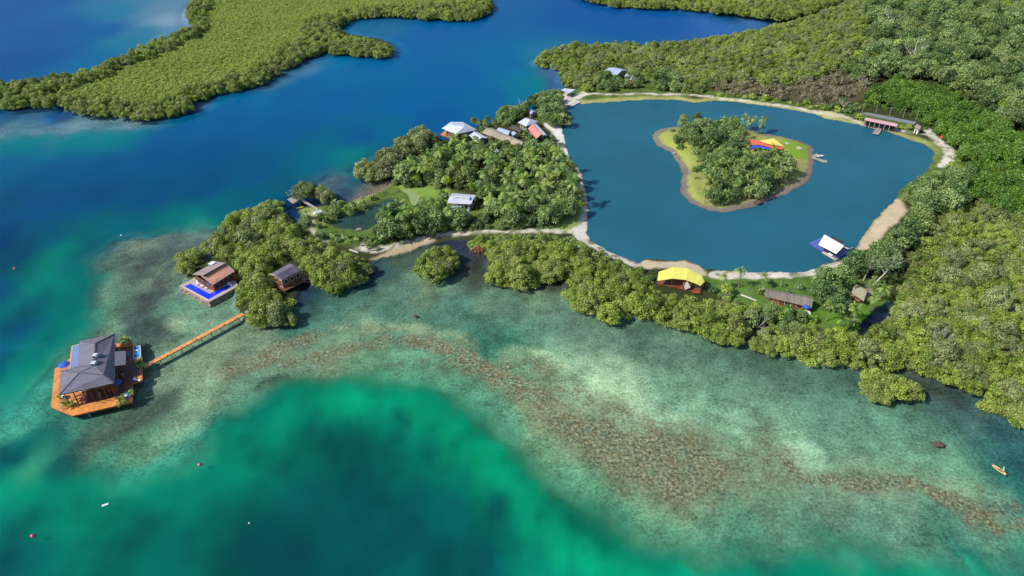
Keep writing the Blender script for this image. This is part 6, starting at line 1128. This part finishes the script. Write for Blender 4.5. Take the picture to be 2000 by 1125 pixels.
# ---- canoe with paddler
ca, cbk = G(*ZW(720, 520), .3), G(*ZW(1225, 875), .3); ang = math.atan2(cbk[1]-ca[1], cbk[0]-ca[0]); Lc = math.hypot(cbk[0]-ca[0], cbk[1]-ca[1])
t = thing("canoe", "slim pale wooden canoe near the right edge, a paddler seated at its stern", "canoe"); hull(Lc, .85, .42, 14).build("hull", M_CANOE, t, False)
MB().box(0, 0, .16, Lc*.6, .4, .03).build("floorboard", M_INSIDE, t, False)
for k in (-.15, .08, .27): MB().box(Lc*k, 0, .34, .18, .62, .04).build("thwart", M_CANOE, t, False)
t.location = ((ca[0]+cbk[0])/2, (ca[1]+cbk[1])/2, -.05); t.rotation_euler = (0, 0, ang)
def skin(name, verts, edges, rad, m, par, root=0, sub=2):
    me = bpy.data.meshes.new(name); me.from_pydata(verts, edges, []); o = link(name, me, par)
    sk = o.modifiers.new("skin", 'SKIN')
    lay_ = me.skin_vertices[0].data
    for i, r_ in enumerate(rad): lay_[i].radius = (r_, r_); lay_[i].use_root = (i == root)
    ss = o.modifiers.new("sub", 'SUBSURF'); ss.levels = sub; ss.render_levels = sub; me.materials.append(m); return o
pn = thing("person", "person in a white shirt seated in the canoe, holding a paddle over the right side", "person", tuple(t.location+Vector((math.cos(ang), math.sin(ang), 0))*Lc*.22+Vector((0, 0, .36))), ang+math.pi)
V_ = [(0, 0, .08), (0, 0, .32), (0.02, 0, .52), (.03, 0, .62), (.04, 0, .72), (.05, 0, .82), (0, .19, .52), (.18, .30, .34), (.36, .26, .30), (0, -.19, .52), (.16, -.34, .38), (.34, -.42, .36), (.10, .12, .06), (.48, .15, .18), (.85, .14, -.02), (.97, .14, .02), (.10, -.12, .06), (.48, -.15, .18), (.85, -.14, -.02), (.97, -.14, .02)]
E2 = [(0, 1), (1, 2), (2, 3), (3, 4), (4, 5), (2, 6), (6, 7), (7, 8), (2, 9), (9, 10), (10, 11), (0, 12), (12, 13), (13, 14), (14, 15), (0, 16), (16, 17), (17, 18), (18, 19)]
for hx, hy, hz_ in ((.36, .26, .30), (.34, -.42, .36)):
    base = 8 if hy > 0 else 11
    for f_ in range(5):
        n0 = len(V_); o_ = (f_-2)*.022; V_.append((hx+.07, hy+o_, hz_+(.02 if f_ else -.01))); V_.append((hx+.11-(.03 if f_ == 0 else 0), hy+o_*1.2, hz_-.02)); E2 += [(base, n0), (n0, n0+1)]
rad = [.15, .14, .13, .05, .085, .07, .065, .045, .032, .065, .045, .032, .09, .065, .045, .04, .09, .065, .045, .04]+[.011, .009]*10
skin("body", V_, E2, rad, M_SKIN, pn)
skin("shirt", [(0, 0, .10), (0, 0, .34), (.02, 0, .54), (0, .19, .53), (.12, .27, .41), (0, -.19, .53), (.1, -.29, .43)], [(0, 1), (1, 2), (2, 3), (3, 4), (2, 5), (5, 6)], [.175, .165, .15, .09, .07, .09, .07], M_SHIRT, pn)
b = MB(); b.ball((.03, 0, .84), .105, 12, 8, .8); b.cyl((.03, 0, .84), (.03, 0, .87), .19, .17, 16); b.build("hat", M_SHIRT, pn, False, smooth=True)
pd_ = thing("paddle", "pale paddle held across the canoe by the seated paddler", "paddle", tuple(pn.location), ang+math.pi); MB().cyl((.3, .4, .22), (.42, -.85, .42), .02).build("shaft", M_CANOE, pd_, False); MB().box(.44, -1.0, .45, .18, .4, .04, rz=.1).build("blade", M_SHIRT, pd_, False)

# ---- notable bare and dead trees
def bare(label, q, h_, seed, lean=.15, m_=None, n=7, R=2.6, leaves=0, lm=None, sc=1.0, low=.45):
    r = random.Random(seed); t = thing("bare_tree", label, "tree"); b = MB(); top = Vector((lean*h_, 0, h_*low)); tt_ = .028*h_*sc
    b.cyl((0, 0, -.4), top, tt_, tt_*.7, 8); tips = []
    for i in range(n):
        a = 6.283*i/n+r.uniform(-.4, .4); el = r.uniform(.5, 1.2); l = (h_*(1-low))*r.uniform(.7, 1.1); p = top*r.uniform(.75, 1); d = Vector((math.cos(a)*math.cos(el), math.sin(a)*math.cos(el), math.sin(el))); rr = tt_*.5
        for k in range(3):
            e = p+d*l/3; b.cyl(p, e, rr, rr*.7, 5, False); rr *= .68
            for s_ in (-1, 1):
                d2 = (d+Vector((r.uniform(-.9, .9), r.uniform(-.9, .9), r.uniform(-.1, .6)))).normalized(); e2 = e+d2*l*.28; b.cyl(e, e2, rr*.7, rr*.25, 4, False); d3 = (d2+Vector((r.uniform(-.8, .8), r.uniform(-.8, .8), .2))).normalized(); b.cyl(e2, e2+d3*l*.16, rr*.25, rr*.15, 3, False); tips += [e2, e]
            p = e; d = (d+Vector((r.uniform(-.3, .3), r.uniform(-.3, .3), r.uniform(-.1, .3)))).normalized()
    b.build("trunk", m_ or BARK_PALE, t, False)
    if leaves:
        V, T = leaves_on_lobes([(p.x, p.y, p.z, .55, r.uniform(.3, .7)) for p in tips], leaves, .35, seed); link("crown", foliage_mesh("crown", V, T, lm or L_JUNG), t)
    x, y = G(q[0], q[1], .6); t.location = (x, y, gz(x, y)); return t
bare("tall pale tree with forked top rising from the hillside scrub", (1770, 142), 17, 1, .05, n=6, leaves=6, sc=.8)
bare("second pale trunk left of the tall forked tree", (1722, 72), 15, 2, .02, n=5, leaves=12, sc=.8); bare("thin pale trunk between the two tall pale trees", (1742, 72), 13, 3, .03, n=5, leaves=10, sc=.8); bare("pale leaning tree beside the tall forked one, leafy", (1757, 118), 12, 9, .0, n=6, leaves=26, sc=.8)
bare("silvery dead tree with bare branches in the right forest", (1825, 680), 6.5, 4, .1, n=9, sc=1.1, low=.3, m_=mat("silver_bark", "d5cfc8", .9, .1)); bare("small dead tree with grey twigs at the dark creek mouth", (1478, 640), 5.5, 5, .1, n=8, low=.3)
bare("grey bare tree overhanging the bay right of the jetty thicket", (640, 388), 7, 6, -.15, n=8, leaves=5, lm=L_DRY, sc=.7); bare("sparse spreading tree overhanging the small jetty", (588, 394), 7.5, 7, -.2, n=8, leaves=14, lm=L_MANG, sc=.9)
bare("pale dead tree standing behind the village roofs", (1018, 214), 7, 8, .0, n=7, sc=.8); bare("tall pale trunk leaning through the crowns beside the thatched hut", (1702, 560), 13, 10, .25, n=6, leaves=22, lm=L_TREE, sc=.6); bare("slim pale trunk left of the leaning one near the hut", (1685, 550), 11, 11, .05, n=6, leaves=22, lm=L_TREE, sc=.6)
bare("leafless grey tree by the upper path left of the red roof", (1640, 222), 7, 12, .15, n=7, leaves=6, lm=L_DRY)
for q, sd2, lb in (((850, 538), 1, "arching red prop roots under the lone clump's front edge"), ((935, 492), 2, "big tangle of red prop roots beside the dark inlet")):
    t = thing("prop_roots", lb, "roots", (*G(*q, .2), 0)); r = random.Random(sd2); b = MB()
    for i in range(22):
        a = r.uniform(0, 6.28); rr = r.uniform(1.2, 3.2); c0 = Vector((r.uniform(-.6, .6), r.uniform(-.6, .6), 2.2)); m1 = Vector((math.cos(a)*rr*.65, math.sin(a)*rr*.65, 1.3)); e = Vector((math.cos(a)*rr, math.sin(a)*rr, -.5)); b.cyl(c0, m1, .1, .08, 5, False); b.cyl(m1, e, .08, .06, 5, False)
    b.build("root", mat("red_root", "a05a4a", .9, .2), t, False); MB().cyl((0, 0, 1.6), (.2, 0, 3.0), .2, .15, 7).build("stem", mat("red_root", "a05a4a"), t, False)
# silver fan palm, lily pads
V, T = palm_crown(5, 1.0, 16, 2.2); t = thing("silver_palm", "silvery blue fan palm on the garden lawn near the jetty", "palm", (*G(622, 420, .8), .7)); link("crown", foliage_mesh("crown", V, T*.3+.6, leafmat("silver_leaf", [(0.1, (.2, .24, .22)), (.5, (.38, .44, .42)), (.8, (.5, .55, .52))], objvar=0)), t); MB().cyl((0, 0, -.2), (0, 0, 1.05), .2, .16, 8).build("trunk", BARK, t, False)
lp = [(780, 373), (800, 374), (818, 374), (838, 372), (856, 377), (860, 387), (846, 393), (832, 392), (822, 400), (808, 406), (800, 396), (796, 384)]
LPW = smooth_closed(Garr(lp), 3); t = thing("lily_pond", "pale green lily covered ponds between garden pond and white pavilion", "pond", (*G(822, 388, .7), .0)); b = MB(); b.prism(LPW, .2, .78); b.build("water", mat("lily_water", "5a7a50", .2, .1), t)
r = np.random.default_rng(4); x0, y0, xx1, yy1 = bb(LPW); xs = x0+(xx1-x0)*r.random(3800); ys_ = y0+(yy1-y0)*r.random(3800); k_ = sdf(xs, ys_, LPW) > .3; k_ &= np.abs(linedist(xs, ys_, Garr([(818, 374), (824, 386), (816, 404)]))) > .5; xs, ys_ = xs[k_], ys_[k_]; b = MB()
for i in range(len(xs)):
    rr = .18+.22*r.random(); a0 = r.random()*6; b.add([(xs[i]+rr*math.cos(a0+j*1.05), ys_[i]+rr*math.sin(a0+j*1.05), .80+.02*r.random()) for j in range(6)], [(0, 1, 2, 3, 4, 5)])
o = b.build("lily_pads", mat("lily_pad", "93a565", .6, .15, 1.2), t); o["kind"] = "stuff"
print("DONE", len(bpy.data.objects))
